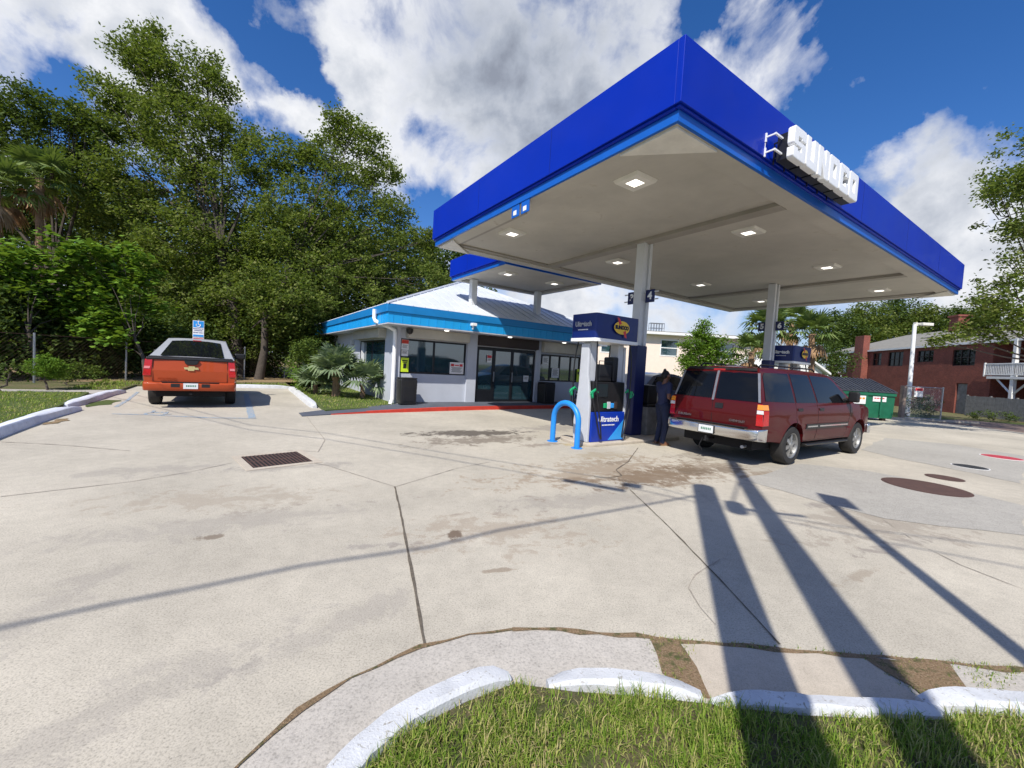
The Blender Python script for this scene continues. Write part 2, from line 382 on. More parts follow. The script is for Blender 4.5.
def strip(name, pts, w, z, m, jit=0.0, kind='structure'):
    pts = [Vector((q[0], q[1], 0)) for q in pts]; fine = []
    for a, b in zip(pts, pts[1:]):
        n = max(1, int((b - a).length / .12)); fine += [a.lerp(b, j / n) for j in range(n)]
    fine.append(pts[-1]); mb = MB(); vs = []
    for i, q in enumerate(fine):
        t = (fine[min(i + 1, len(fine) - 1)] - fine[max(i - 1, 0)]).normalized(); a = Vector((-t.y, t.x, 0))
        o = a * R.uniform(-jit, jit) * .5; ww = w * (1 + R.uniform(-1, 1) * min(.8, jit / max(w, 1e-4)))
        vs += [q + o + a * ww / 2 + Vector((0, 0, z)), q + o - a * ww / 2 + Vector((0, 0, z))]
    mb.add(vs, [(2 * i, 2 * i + 1, 2 * i + 3, 2 * i + 2) for i in range(len(fine) - 1)])
    o = mb.build(name, m); o['kind'] = kind; return o
def pip(poly, x, y):
    inside = np.zeros(len(x), bool); n = len(poly)
    for i in range(n):
        x0, y0 = poly[i][:2]; x1, y1 = poly[(i + 1) % n][:2]
        c = ((y0 > y) != (y1 > y)) & (x < (x1 - x0) * (y - y0) / ((y1 - y0) or 1e-9) + x0); inside ^= c
    return inside
# ================================================================== SETTING
sheet('ground', [(-500, -500), (500, -500), (500, 700), (-500, 700)], -.012, M['grass'])
lotpoly = [P(-12, -16), P(36, -16), P(36, 3.5), P(26, 9.8), P(22.5, 9.8), P(22.5, 30), P(-3.3, 30), P(-3.3, 21.35), P(-3.3, 19.2), P(-12, 19.2)]
sheet('concrete_lot', [q[:2] for q in lotpoly], 0, M['lot'])
sheet('street', [(-120, -40), (120, -40), (120, -6.5), (-120, -6.5)], .004, M['asphalt'])
# asphalt alley along the brick building
sheet('alley', [g0(918, 420.5), g0(960, 419.5), g0(1024, 425), (60, 24), (60, 20), g0(1024, 433), g0(975, 426.5)], .004, M['alley'], rough=.08, sub=1)
sheet('grass_verge', [(27, 24.3), (60, 24), (60, 80), (24, 80), (25, 31)], .002, M['grassdry'], rough=.2, sub=1.5)
# grey repair bands in the lot
sheet('pavement_patch', [g0(*q) for q in [(745, 480), (799, 464), (870, 471), (930, 483), (1024, 505), (1024, 535), (950, 528), (882, 519), (830, 506), (785, 491)]], .004, M['patch'], rough=.06, sub=.35)
sheet('pavement_patch', [g0(*q) for q in [(862, 450), (885, 438), (950, 444), (1024, 456), (1024, 484), (950, 469), (900, 459)]], .004, M['patch'], rough=.06, sub=.35)
def jn(pts, w=.012, m='joint', jit=.006): return strip('pavement_joint', [g0(*q) for q in pts], w, .006, M[m], jit)
jn([(395, 487), (404, 530), (414, 585), (425, 648)], .020, jit=.006)
jn([(395, 487), (425, 478), (455, 469), (490, 462)], .010, 'faintjoint', .004)
jn([(395, 487), (360, 476), (325, 465), (300, 461)], .009, 'faintjoint', .004)
jn([(0, 497), (60, 490), (130, 482), (190, 472), (232, 463)], .012, 'faintjoint', .006)
jn([(303, 411), (312, 424), (325, 440), (318, 452), (283, 450)], .012, 'faintjoint', .004)
jn([(630, 490), (670, 528), (720, 580), (780, 645)], .012, jit=.006)
jn([(0, 442), (60, 445), (130, 451)], .014, 'faintjoint', .008)
jn([(638, 448), (628, 462), (616, 470), (622, 476), (608, 478), (594, 477)], .016, 'joint', .008)
jn([(720, 560), (695, 575), (688, 588), (700, 608), (715, 625)], .008, 'faintjoint', .006)
jn([(640, 466), (700, 475), (780, 491)], .010, 'faintjoint', .006)
jn([(882, 519), (920, 545), (960, 565), (1024, 590)], .007, 'faintjoint', .006)
# joint to the gutter of the verge, packed with dirt
jl = [(-1.15, -3), (-1.13, .5), (-1.08, 1.2), (-.99, 1.56), (-.89, 1.83), (-.74, 2.04), (-.44, 2.3), (-.17, 2.43), (.09, 2.51), (.39, 2.53), (.87, 2.51), (1.41, 2.47), (2.23, 2.45), (3.15, 2.4), (5, 2.33), (12, 2.1)]
inner = [(-.62, -3), (-.60, .9), (-.55, 1.35), (-.50, 1.50), (-.46, 1.59), (-.33, 1.74), (-.13, 1.89), (.10, 2.02), (.4, 1.99), (.72, 1.985), (1.03, 1.965), (1.48, 1.925), (2.0, 1.935), (2.2, 1.985), (2.65, 2.0), (3.5, 1.98), (12, 1.75)]
sheet('gutter', jl + inner[::-1], .005, M['gutter'])
sheet('gutter_slab', [(1.13, 2.48), (2.24, 2.44), (2.27, 2.0), (1.10, 2.02)], .009, M['slab'], rough=.012, sub=.15)
strip('joint_debris', jl[2:9], .026, .011, M['dirt'], .016)
strip('joint_debris', jl[8:], .035, .010, M['dirt'], .025)
sheet('dirt_patch', [(.93, 2.50), (1.13, 2.49), (1.12, 2.02), (1.02, 2.05), (.93, 2.2)], .012, M['dirt'], rough=.02, sub=.1)
sheet('dirt_patch', [(2.24, 2.44), (2.50, 2.43), (2.72, 2.40), (2.66, 2.28), (2.6, 2.17), (2.45, 2.12), (2.3, 2.09), (2.27, 2.2)], .012, M['dirt'], rough=.03, sub=.12)
# verge turf, as a slightly raised sheet with a skirt
def raised(name, poly, z, m):
    mb = MB(); mb.prism([q[:2] for q in poly], lambda q, t: (q[0], q[1], t), -.01, z); o = mb.build(name, m); o['kind'] = 'structure'; return o
fg = inner + [(12, -3)]
raised('verge_turf', fg, .045, M['grassfg'])
CP = [(-.065, -.02), (-.06, .075), (-.045, .098), (.04, .102), (.062, .085), (.068, -.02)]
def jcurb(name, pts, m, prof=CP, sub=.07, jit=.0035, taper=True):
    pts = [Vector((q[0], q[1], 0)) for q in pts]; fine = []
    for i in range(len(pts) - 1):
        a, b = pts[i], pts[i + 1]; n = max(1, int((b - a).length / sub)); fine += [a.lerp(b, j / n) for j in range(n)]
    fine.append(pts[-1])
    for _ in range(2):
        fine = [fine[0]] + [(fine[i - 1] + fine[i] * 2 + fine[i + 1]) / 4 for i in range(1, len(fine) - 1)] + [fine[-1]]
    mb = MB(); k = len(fine); n = len(prof); vs = []
    for i, q in enumerate(fine):
        t = (fine[min(i + 1, k - 1)] - fine[max(i - 1, 0)]).normalized(); a = Vector((t.y, -t.x, 0))
        e = min(i, k - 1 - i); s = (.55, .85, .97)[e] if taper and e < 3 else 1
        for pr in prof:
            vs.append(q + a * (pr[0] * s + R.uniform(-jit, jit)) + Vector((0, 0, pr[1] * (s if pr[1] > 0 else 1) + (R.uniform(-jit, jit) if pr[1] > 0 else 0))))
    fs = [(i * n + j, i * n + (j + 1) % n, (i + 1) * n + (j + 1) % n, (i + 1) * n + j) for i in range(k - 1) for j in range(n)]
    fs += [tuple(range(n)), tuple((k - 1) * n + j for j in range(n - 1, -1, -1))]
    mb.add(vs, fs); o = mb.build(name, m, smooth=True); o['kind'] = 'structure'; return o
jcurb('kerb', [(-.68, -3), (-.67, .9), (-.60, 1.40), (-.53, 1.60), (-.39, 1.78), (-.19, 1.94), (.0, 2.05), (.075, 2.07)], M['curb'])
jcurb('kerb', [(.27, 2.035), (.36, 2.055), (.60, 2.075), (.85, 2.055), (1.05, 2.02)], M['curb'], [(-.06, -.02), (-.055, .07), (-.04, .088), (.035, .09), (.055, .07), (.06, -.02)])
jcurb('kerb', [(1.08, 1.975), (1.28, 1.99), (1.65, 1.98), (2.1, 1.985), (2.3, 1.995)], M['curb'], [(-.045, -.02), (-.04, .07), (-.03, .085), (.03, .085), (.045, .07), (.05, -.02)])
jcurb('kerb', [(2.20, 2.055), (2.5, 2.06), (2.85, 2.055), (4, 2.0), (12, 1.82)], M['curb'])
# left lawn with its kerb
raised('left_lawn', [P(-3.4, -9), P(-3.4, 13.6), P(-3.5, 15.4), P(-3.7, 17.5), P(-30, 17.5), P(-30, -9)], .10, M['grass'])
raised('left_walk', [P(-3.6, 17.5), P(-3.3, 18.7), P(-30, 18.7), P(-30, 17.5)], .06, M['walkc'])
raised('left_verge', [P(-3.25, 18.7), P(-3.2, 21.3), P(4.6, 21.5), P(4.6, 23), P(-6, 40), P(-60, 40), P(-40, 18.7)], .07, M['grassdry'])
sheet('woodland_floor', [P(-3.5, 22.3), P(18, 31), P(18, 90), P(-70, 90), P(-70, 21)], .074, M['dirt'], rough=.25, sub=1.2)
LC = [(-.10, -.02), (-.09, .12), (-.07, .15), (.07, .15), (.11, .12), (.14, -.02)]
jcurb('kerb', [P(-3.28, -9), P(-3.26, 6), P(-3.27, 12.2), P(-3.22, 13.0), P(-3.08, 13.75)], M['curbold'], LC, .3, .008)
jcurb('kerb', [P(-3.42, 14.2), P(-3.34, 15.2), P(-3.30, 16.3), P(-3.28, 17.5), P(-3.1, 18.6)], M['curbold'], LC, .3, .008)
sheet('lawn_tuft_patch', [P(-3.1, 14.3), P(-2.75, 14.9), P(-2.7, 16.0), P(-3.05, 16.1), P(-3.2, 15.2)], .006, M['grass'], rough=.05, sub=.2)
sheet('dirt_patch', [P(-3.05, 11.4), P(-2.85, 11.6), P(-2.87, 12.3), P(-3.05, 12.2)], .008, M['dirt'], rough=.05, sub=.15)
jcurb('kerb', [P(-2.2, 21.35), P(.3, 21.4), P(2.1, 21.35)], M['curb'], LC, .3, .006)
jcurb('kerb', [P(2.08, 21.2), P(2.05, 17.0), P(2.03, 13.75)], M['curb'], LC, .3, .006)
raised('store_lawn', [P(2.15, 12.75), P(4.64, 13.45), P(4.66, 14.3), P(4.66, 29), P(4.6, 30), P(2.15, 30)], .07, M['grass'])
# parking paint
def paint(name, pts, w, m): return strip(name, [g0(*q) for q in pts], w, .005, M[m], .01)
paint('parking_line', [(190, 417), (215, 418), (256, 418.5)], .10, 'bluepaint')
paint('parking_line', [(246, 394), (248, 402), (250, 410), (252, 418)], .16, 'bluepaint')
paint('parking_line', [(138, 392), (128, 400), (116, 407)], .09, 'bluepaint')
paint('parking_line', [(112, 414), (150, 415), (190, 417)], .08, 'bluepaint')
mb = MB(); mb.tube([Vector((cos(a) * .38, sin(a) * .38, 0)) for a in [i * .3 for i in range(4, 20)]], .045, 4)
mb.box(-.3, -.2, .1, .8, -.01, .01); mb.box(-.28, .15, .28, .38, -.01, .01); mb.box(.1, .2, -.2, .38, -.01, .01)
mb.v = [(x, y, max(-.004, min(.001, z))) for x, y, z in mb.v]
mb.v = [(x * .7, y * .7, z) for x, y, z in mb.v]; o = mb.build('parking_symbol', M['bluepaint']); o['kind'] = 'structure'; o.location = P(-1.5, 12.9, .006); o.rotation_euler = (0, 0, TH)
# painted store walk with red kerb face
mb = MB(); us = [1.45, 2.2, 3.2, 4.4, 5.6, 7, 9, 11, 14.6]; zs_ = [.012, .03, .06, .10, .125, .13, .13, .13, .13]
fv = [11.9, 12.15, 12.35, 12.45, 12.6, 12.75, 12.85, 12.9, 12.95]; bv = [12.6, 13.1, 13.4, 13.8, 14.36, 14.36, 14.36, 14.36, 14.36]
vs = []
for u_, z_, a_, b_ in zip(us, zs_, fv, bv):
    vs += [P(u_, a_, -.01), P(u_, a_, z_ * .97), P(u_, a_ + .10, z_), P(u_, b_, z_)]
fs = []; mm = []
for i in range(len(us) - 1):
    for j in range(3): fs.append((4 * i + j, 4 * i + j + 1, 4 * i + 5 + j, 4 * i + 4 + j)); mm.append(0 if j < 2 and i >= 2 else (0 if j == 0 and i == 1 else 1))
mb.add(vs, fs); mb.m = mm; o = mb.build('store_walk', [M['redcurb'], M['greywalk']]); o['kind'] = 'structure'
# pump islands
for uc in (7.95, 16.4):
    mb = MB(); k = [(-1.45 + .3 * cos(a) * (1 if abs(a) > pi / 2 else 1), .55 * sin(a)) for a in np.linspace(pi / 2, 3 * pi / 2, 9)] + [(1.45 + .3 * cos(a), .55 * sin(a)) for a in np.linspace(-pi / 2, pi / 2, 9)]
    mb.prism(k, lambda q, t: (q[0], q[1], t), -.01, .07); o = mb.build('pump_island', M['slab'], bevel=.02)
    o['kind'] = 'structure'; o.location = P(uc, 6.85); o.rotation_euler = (0, 0, TH)
# ------------------------------------------------------------------ iron covers and grate
g = thing('drain_grate', 'square black iron drain grate set in the open concrete left of the joints', 'drain grate', g0(277, 459.5), TH + .18)
mb = MB(); mb.box(-.5, .5, -.5, -.40, .0, .010); mb.box(-.5, .5, .40, .5, .0, .010); mb.box(-.5, -.40, -.4, .4, .0, .010); mb.box(.40, .5, -.4, .4, .0, .010)
mb.build('frame', M['slab'], g, bevel=.003)
mb = MB(); mb.box(-.4, .4, -.4, .4, .001, .003); mb.build('pit', M['dark'], g)  # flat plate coloured dark as the shaded hole under the bars
mb = MB()
for i in range(15): mb.box(-.385 + i * .053, -.385 + i * .053 + .022, -.4, .4, .004, .009)
mb.box(-.4, .4, -.012, .012, .0035, .0085); mb.build('bars', M['rust'], g)
def cover(px, py, r, name, label, mats, e=1):
    c = thing(name, label, 'manhole cover', g0(px, py), TH, 'tank covers in the lot')
    mb = MB(); mb.lathe([(0, .006), (r * .93, .006), (r * .93, 0)], lambda x, y, h: (x, y, h + .005), 36); mb.build('lid', M[mats[0]], c)
    mb = MB(); mb.lathe([(r * .935, .004), (r * .935, .009), (r, .009), (r * 1.0, .004)], lambda x, y, h: (x, y, h), 36); mb.build('rim', M[mats[1]], c); return c
cover(925, 487, .56, 'tank_cover', 'largest round brown tank cover, nearest the long sign shadow', ('rust', 'rust'))
cover(944.5, 478, .27, 'tank_cover', 'small round brown tank cover just behind the largest one', ('rust', 'rust'))
cover(970, 467, .30, 'tank_cover', 'small black tank cover with white painted rim', ('black', 'whitepaint'))
cover(1002, 457.5, .40, 'tank_cover', 'red painted tank cover with worn white rim, farthest right', ('redpaint', 'whitepaint'))
# ================================================================== FUEL CANOPY
Au, Av, L1, L2, ZT, ZB, ZS = 4.51, 3.34, 7.85, 15.53, 5.855, 5.05, 4.867
def canopy(root, u0, u1, v0, v1, zt, zb, zs, beams_u, border=.34, tri=True):
    T = lambda u, v, z: P(u, v, z) - root.location
    Q = Matrix.Rotation(-TH, 3, 'Z')
    loc = lambda u, v, z: Q @ T(u, v, z)
    def B(mb, a0, a1, b0, b1, z0, z1):
        k = len(mb.v); mb.box(a0, a1, b0, b1, z0, z1)
        for i in range(k, len(mb.v)): mb.v[i] = tuple(loc(*mb.v[i]))
        return mb
    mb = MB(); t = .09
    B(mb, u0, u1, v0, v0 + t, zb, zt); B(mb, u0, u1, v1 - t, v1, zb, zt); B(mb, u0, u0 + t, v0 + t, v1 - t, zb, zt); B(mb, u1 - t, u1, v0 + t, v1 - t, zb, zt)
    mb.build('fascia', M['blue'], root, bevel=.008)
    x = u0 + 3.1
    while x < u1 - 1:
        for a, b2 in ((v0 - .002, v0 + .004), (v1 - .004, v1 + .002)):
            mb = MB(); B(mb, x, x + .007, a, b2, zb + .01, zt - .006); mb.build('fascia_joint', M['navy'], root)
        x += 3.1
    y = v0 + 2.6
    while y < v1 - 1:
        mb = MB(); B(mb, u0 - .002, u0 + .004, y, y + .007, zb + .01, zt - .006); mb.build('fascia_joint', M['navy'], root); y += 2.6
    mb = MB(); d = .03; zz = zb - .045
    B(mb, u0 + d, u1 - d, v0 + d, v0 + t, zz, zb + .001 - .003); B(mb, u0 + d, u1 - d, v1 - t, v1 - d, zz, zb - .002); B(mb, u0 + d, u0 + t, v0 + t, v1 - t, zz, zb - .002); B(mb, u1 - t, u1 - d, v0 + t, v1 - t, zz, zb - .002)
    mb.build('fascia_lip', M['blue'], root, bevel=.012)
    mb = MB(); d = .067
    B(mb, u0 + d, u1 - d, v0 + d, v0 + d + .05, zs, zz - .002); B(mb, u0 + d, u1 - d, v1 - d - .05, v1 - d, zs, zz - .002); B(mb, u0 + d, u0 + d + .05, v0 + d + .05, v1 - d - .05, zs, zz - .002); B(mb, u1 - d - .05, u1 - d, v0 + d + .05, v1 - d - .05, zs, zz - .002)
    mb.build('trim_band', M['blue2'], root)
    mb = MB(); d = .12; b = border
    B(mb, u0 + d, u1 - d, v0 + d, v0 + d + b, zs, zs + .1); B(mb, u0 + d, u1 - d, v1 - d - b, v1 - d, zs, zs + .1); B(mb, u0 + d, u0 + d + b, v0 + d + b, v1 - d - b, zs, zs + .1); B(mb, u1 - d - b, u1 - d, v0 + d + b, v1 - d - b, zs, zs + .1)
    B(mb, u0 + d + b, u1 - d - b, v0 + d + b, v1 - d - b, zs + .07, zs + .12)
    mb.build('soffit', M['soffit'], root)
    mb = MB()
    B(mb, u0 + d + b, u1 - d - b, v1 - d - b - .16, v1 - d - b, zs + .03, zs + .068); B(mb, u1 - d - b - .16, u1 - d - b, v0 + d + b, v1 - d - b - .16, zs + .03, zs + .068)
    B(mb, u0 + d + b, u0 + d + b + .12, v0 + d + b + 3.6, v1 - d - b - .17, zs + .03, zs + .068)
    for x in beams_u: B(mb, x - .15, x + .15, v0 + d + b, v1 - d - b - .17, zs - .01, zs + .067)  # dark strips made as wide as the beams' shadows
    mb.build('soffit_seam_shade', M['soffit_trim_shade'], root)
    mb = MB(); B(mb, u0 + t, u1 - t, v0 + t, v1 - t, zt - .25, zt - .2); mb.build('deck', M['steel'], root)
    if tri:
        for (a, b_, su, sv) in ((u0 + d + .02, v0 + d + .02, 1, 1), (u0 + d + .02, v1 - d - .02, 1, -1), (u1 - d - .02, v0 + d + .02, -1, 1)):
            mb = MB(); pl = [(a, b_), (a + su * .95, b_), (a + su * .78, b_ + sv * .16), (a + su * .16, b_ + sv * .78), (a, b_ + sv * .95)]
            mb.prism(pl, lambda q, t_: loc(q[0], q[1], t_), zs - .035, zs - .004); mb.build('corner_plate', M['lamphouse'], root)
    return loc, B
cz = uthing('fuel_canopy', 'large flat blue fuel canopy with grey underside on tall square columns', 'canopy', 12.27, 7.26)
loc, B = canopy(cz, Au, Au + L2, Av, Av + L1, ZT, ZB, ZS, (8.35, 15.9))
for uc in (8.28, 15.05):
    mb = MB(); B(mb, uc, uc + .10, 6.86, 7.10, .06, ZS + .06); B(mb, uc + .10, uc + .22, 6.91, 7.05, .06, ZS + .06); B(mb, uc + .22, uc + .32, 6.86, 7.10, .06, ZS + .06)
    c = mb.build('column', M['col'], cz, bevel=.01)
    mb = MB(); B(mb, uc - .03, uc + .35, 6.84, 7.11, .065, 2.33); s_ = mb.build('column_guard', M['navy'], c, bevel=.02)
lz = uthing('link_canopy', 'smaller blue canopy joining the pump canopy to the store roof', 'canopy', 9.15, 13.3)
loc2, B2 = canopy(lz, 6.97, 11.4, 11.22, 15.3, 5.66, 5.02, ZS, (), .2, False)
for uc in (7.55, 10.72):
    mb = MB(); B2(mb, uc, uc + .24, 14.45, 14.69, 3.3, ZS + .05); mb.build('column', M['col'], lz, bevel=.01)
# recessed LED lights
def led(u, v, label):
    t = uthing('canopy_light', label, 'ceiling light', u, v, ZS + .07, 'ceiling lights under the canopies')
    mb = MB(); mb.prism([(-.27, -.27), (.27, -.27), (.27, .27), (-.27, .27)], lambda q, z: (q[0] * (1 - z * 2.2), q[1] * (1 - z * 2.2), -z), .0, .055, holes=[[(-.13, -.13), (.13, -.13), (.13, .13), (-.13, .13)]])
    mb.build('housing', M['lamphouse'], t, bevel=.006)
    mb = MB(); mb.box(-.118, .118, -.118, .118, -.045, -.02); mb.build('panel', M['lamp'], t); return t
L0 = None
names_u = ['nearest row', 'second row', 'third row', 'farthest row']
for i, u_ in enumerate((5.61, 9.4, 13.7, 18.05)):
    for v_, w_ in ((4.95, 'on the letter sign side'), (8.75, 'on the store side')):
        lab = 'square lit light in the pump canopy, %s %s' % (names_u[i], w_)
        if L0 is None: L0 = led(u_, v_, lab); kids = [x for x in scene.objects if x.parent == L0]
        else:
            c = L0.copy(); COL.objects.link(c); c.location = P(u_, v_, ZS + .07); c['label'] = lab
            for k_ in kids: d = k_.copy(); COL.objects.link(d); d.parent = c
for u_, w_ in ((8.02, 'left'), (10.18, 'right')):
    c = L0.copy(); COL.objects.link(c); c.location = P(u_, 12.65, ZS + .07); c['label'] = 'square lit light in the link canopy ceiling, %s of the two' % w_
    for k_ in kids: d = k_.copy(); COL.objects.link(d); d.parent = c
# channel letter sign on the front fascia
sg = uthing('letter_sign', 'white block letter sign on rails standing off the blue canopy fascia', 'sign', 8.1, Av, ZB)
LETT = {  # outline, holes in a unit cell 1 wide x 1.3 high
 'S': ([(0,.08),(.08,0),(.92,0),(1,.1),(1,.66),(.92,.76),(.36,.76),(.36,.92),(.62,.92),(.62,.84),(1,.84),(1,1.2),(.92,1.3),(.08,1.3),(0,1.2),(0,.62),(.08,.54),(.62,.54),(.62,.38),(.36,.38),(.36,.46),(0,.46)], []),
 'U': ([(0,.1),(.1,0),(.9,0),(1,.1),(1,1.3),(.64,1.3),(.64,.36),(.36,.36),(.36,1.3),(0,1.3)], []),
 'N': ([(0,0),(.34,0),(.34,.68),(.62,0),(1,0),(1,1.3),(.66,1.3),(.66,.62),(.38,1.3),(0,1.3)], []),
 'O': ([(0,.1),(.1,0),(.9,0),(1,.1),(1,1.2),(.9,1.3),(.1,1.3),(0,1.2)], [[(.37,.36),(.63,.36),(.63,.94),(.37,.94)]]),
 'C': ([(0,.1),(.1,0),(.9,0),(1,.1),(1,.52),(.64,.52),(.64,.36),(.37,.36),(.37,.94),(.64,.94),(.64,.80),(1,.80),(1,1.2),(.9,1.3),(.1,1.3),(0,1.2)], [])}
x = -1.27; W_ = .41; HH = .475; FY = -.31
for ch in 'SUNOCO':
    ol, ho = LETT[ch]; mb = MB()
    f = lambda q, t: (x + q[0] * W_, FY + t, -.045 + q[1] * HH / 1.3)
    mb.prism(ol, f, 0, .10, ho); l_ = mb.build('letter', M['signwhite'], sg, bevel=.012)
    mb = MB(); mb.box(x + .01, x + W_ - .01, FY + .102, FY + .24, -.03, .36); mb.build('letter_can', M['frame'], l_)  # black can, deepened so its underside stands in for the sign's shadow too
    x += W_ + .028
for zz in (-.03, .20): MB().box(-1.50, -1.27, FY + .155, FY + .18, zz + .07, zz + .095).build('rail', M['signwhite'], sg)
for xx in (-1.50, -1.22, -.86, -.44, -.02, .40, .82):
    mb = MB()
    for zz in (-.03, .20): mb.box(xx, xx + .018, FY + .18, .0 if xx < -1.4 else -.001, zz + .07, zz + .09)
    if xx < -1.4: mb.box(xx - .004, xx + .022, -.02, -.001, -.01, .12); mb.box(xx - .004, xx + .022, -.02, -.001, .21, .34); mb.box(xx + .004, xx + .014, -.008, -.0012, .11, .22)
    else: mb.box(xx, xx + .025, -.015, -.001, -.035, .24)
    mb.build('standoff', M['signwhite'] if xx < -1.4 else M['frame'], sg)
# small hanging stickers on the left inner edge
t = uthing('clearance_tag', 'pair of small light blue tags hanging below the left canopy fascia', 'sign', 4.60, 6.93, ZS)
for dy in (-.17, .17):
    mb = MB(); mb.box(-.01, .01, dy - .13, dy + .13, -.24, .0); pnl = mb.build('panel', M['blue2'], t, bevel=.004)
    mb = MB(); mb.box(-.016, -.0105, dy - .05, dy + .06, -.20, -.11); mb.build('mark', M['signwhite'], pnl)
# pump number flags
def flag(u, v, z, dgt, label):
    t = uthing('pump_number_flag', label, 'number sign', u, v, z, 'pump number flags on the canopy columns')
    mb = MB(); mb.box(-.014, .014, -.13, .13, -.155, .155); p_ = mb.build('panel', M['navy'], t, bevel=.006)
    mb = MB(); put_text(mb, dgt, .24, lambda x, y, z_: (-.016 - z_, -x, y), .002, .012); mb.build('number', M['signwhite'], p_)
    mb = MB(); mb.box(-.01, .01, -.24, .24, -.10, -.07); mb.box(-.01, .01, -.24, .24, .08, .11); mb.build('bracket', M['col'], t)
flag(8.42, 6.70, 3.55, '4', 'blue number flag 4 on the near canopy column, right side')
flag(8.42, 7.26, 3.55, '3', 'blue number flag 3 on the near canopy column, left side')
flag(15.20, 6.70, 3.50, '6', 'blue number flag on the far canopy column, right side')
flag(15.20, 7.26, 3.50, '5', 'blue number flag on the far canopy column, left side')
# ================================================================== FUEL DISPENSERS
def nozzle_hose(root, y, side, col='green'):
    mb = MB(); x = -.60 * side
    mb.tube([(x, y, .98), (x - .02 * side, y, 1.10), (x + .08 * side, y, 1.16), (x + .17 * side, y, 1.10)], [.032, .04, .03, .016], 8)
    mb.tube([(x - .02 * side, y - .03, 1.0), (x - .09 * side, y - .03, 1.06), (x - .02 * side, y - .03, 1.14)], .012, 6)
    n_ = mb.build('nozzle', M[col], root, smooth=True); mb = MB()
    pts = [(-.52 * side, y * .9, 2.2), (-.545 * side, y * 1.02, 1.9), (-.55 * side, y * 1.1, 1.5), (-.50 * side, y * 1.16, 1.0), (-.38 * side, y * 1.2, .45), (-.33 * side, y * 1.22, .10), (-.40 * side, y * 1.22, .22), (-.52 * side, y * 1.16, .65), (-.60 * side, y * 1.05, .98)]
    ps = [Vector(q) for q in pts]; cur = []
    for i in range(len(ps) - 1):
        p0, p1, p2, p3 = ps[max(i - 1, 0)], ps[i], ps[i + 1], ps[min(i + 2, len(ps) - 1)]
        for s in (0, .25, .5, .75):
            cur.append(.5 * ((2 * p1) + (p2 - p0) * s + (2 * p0 - 5 * p1 + 4 * p2 - p3) * s * s + (3 * p1 - p0 - 3 * p2 + p3) * s ** 3))
    cur.append(ps[-1]); mb.tube(cur, .016, 7); mb.build('hose', M['black'], root, smooth=True)
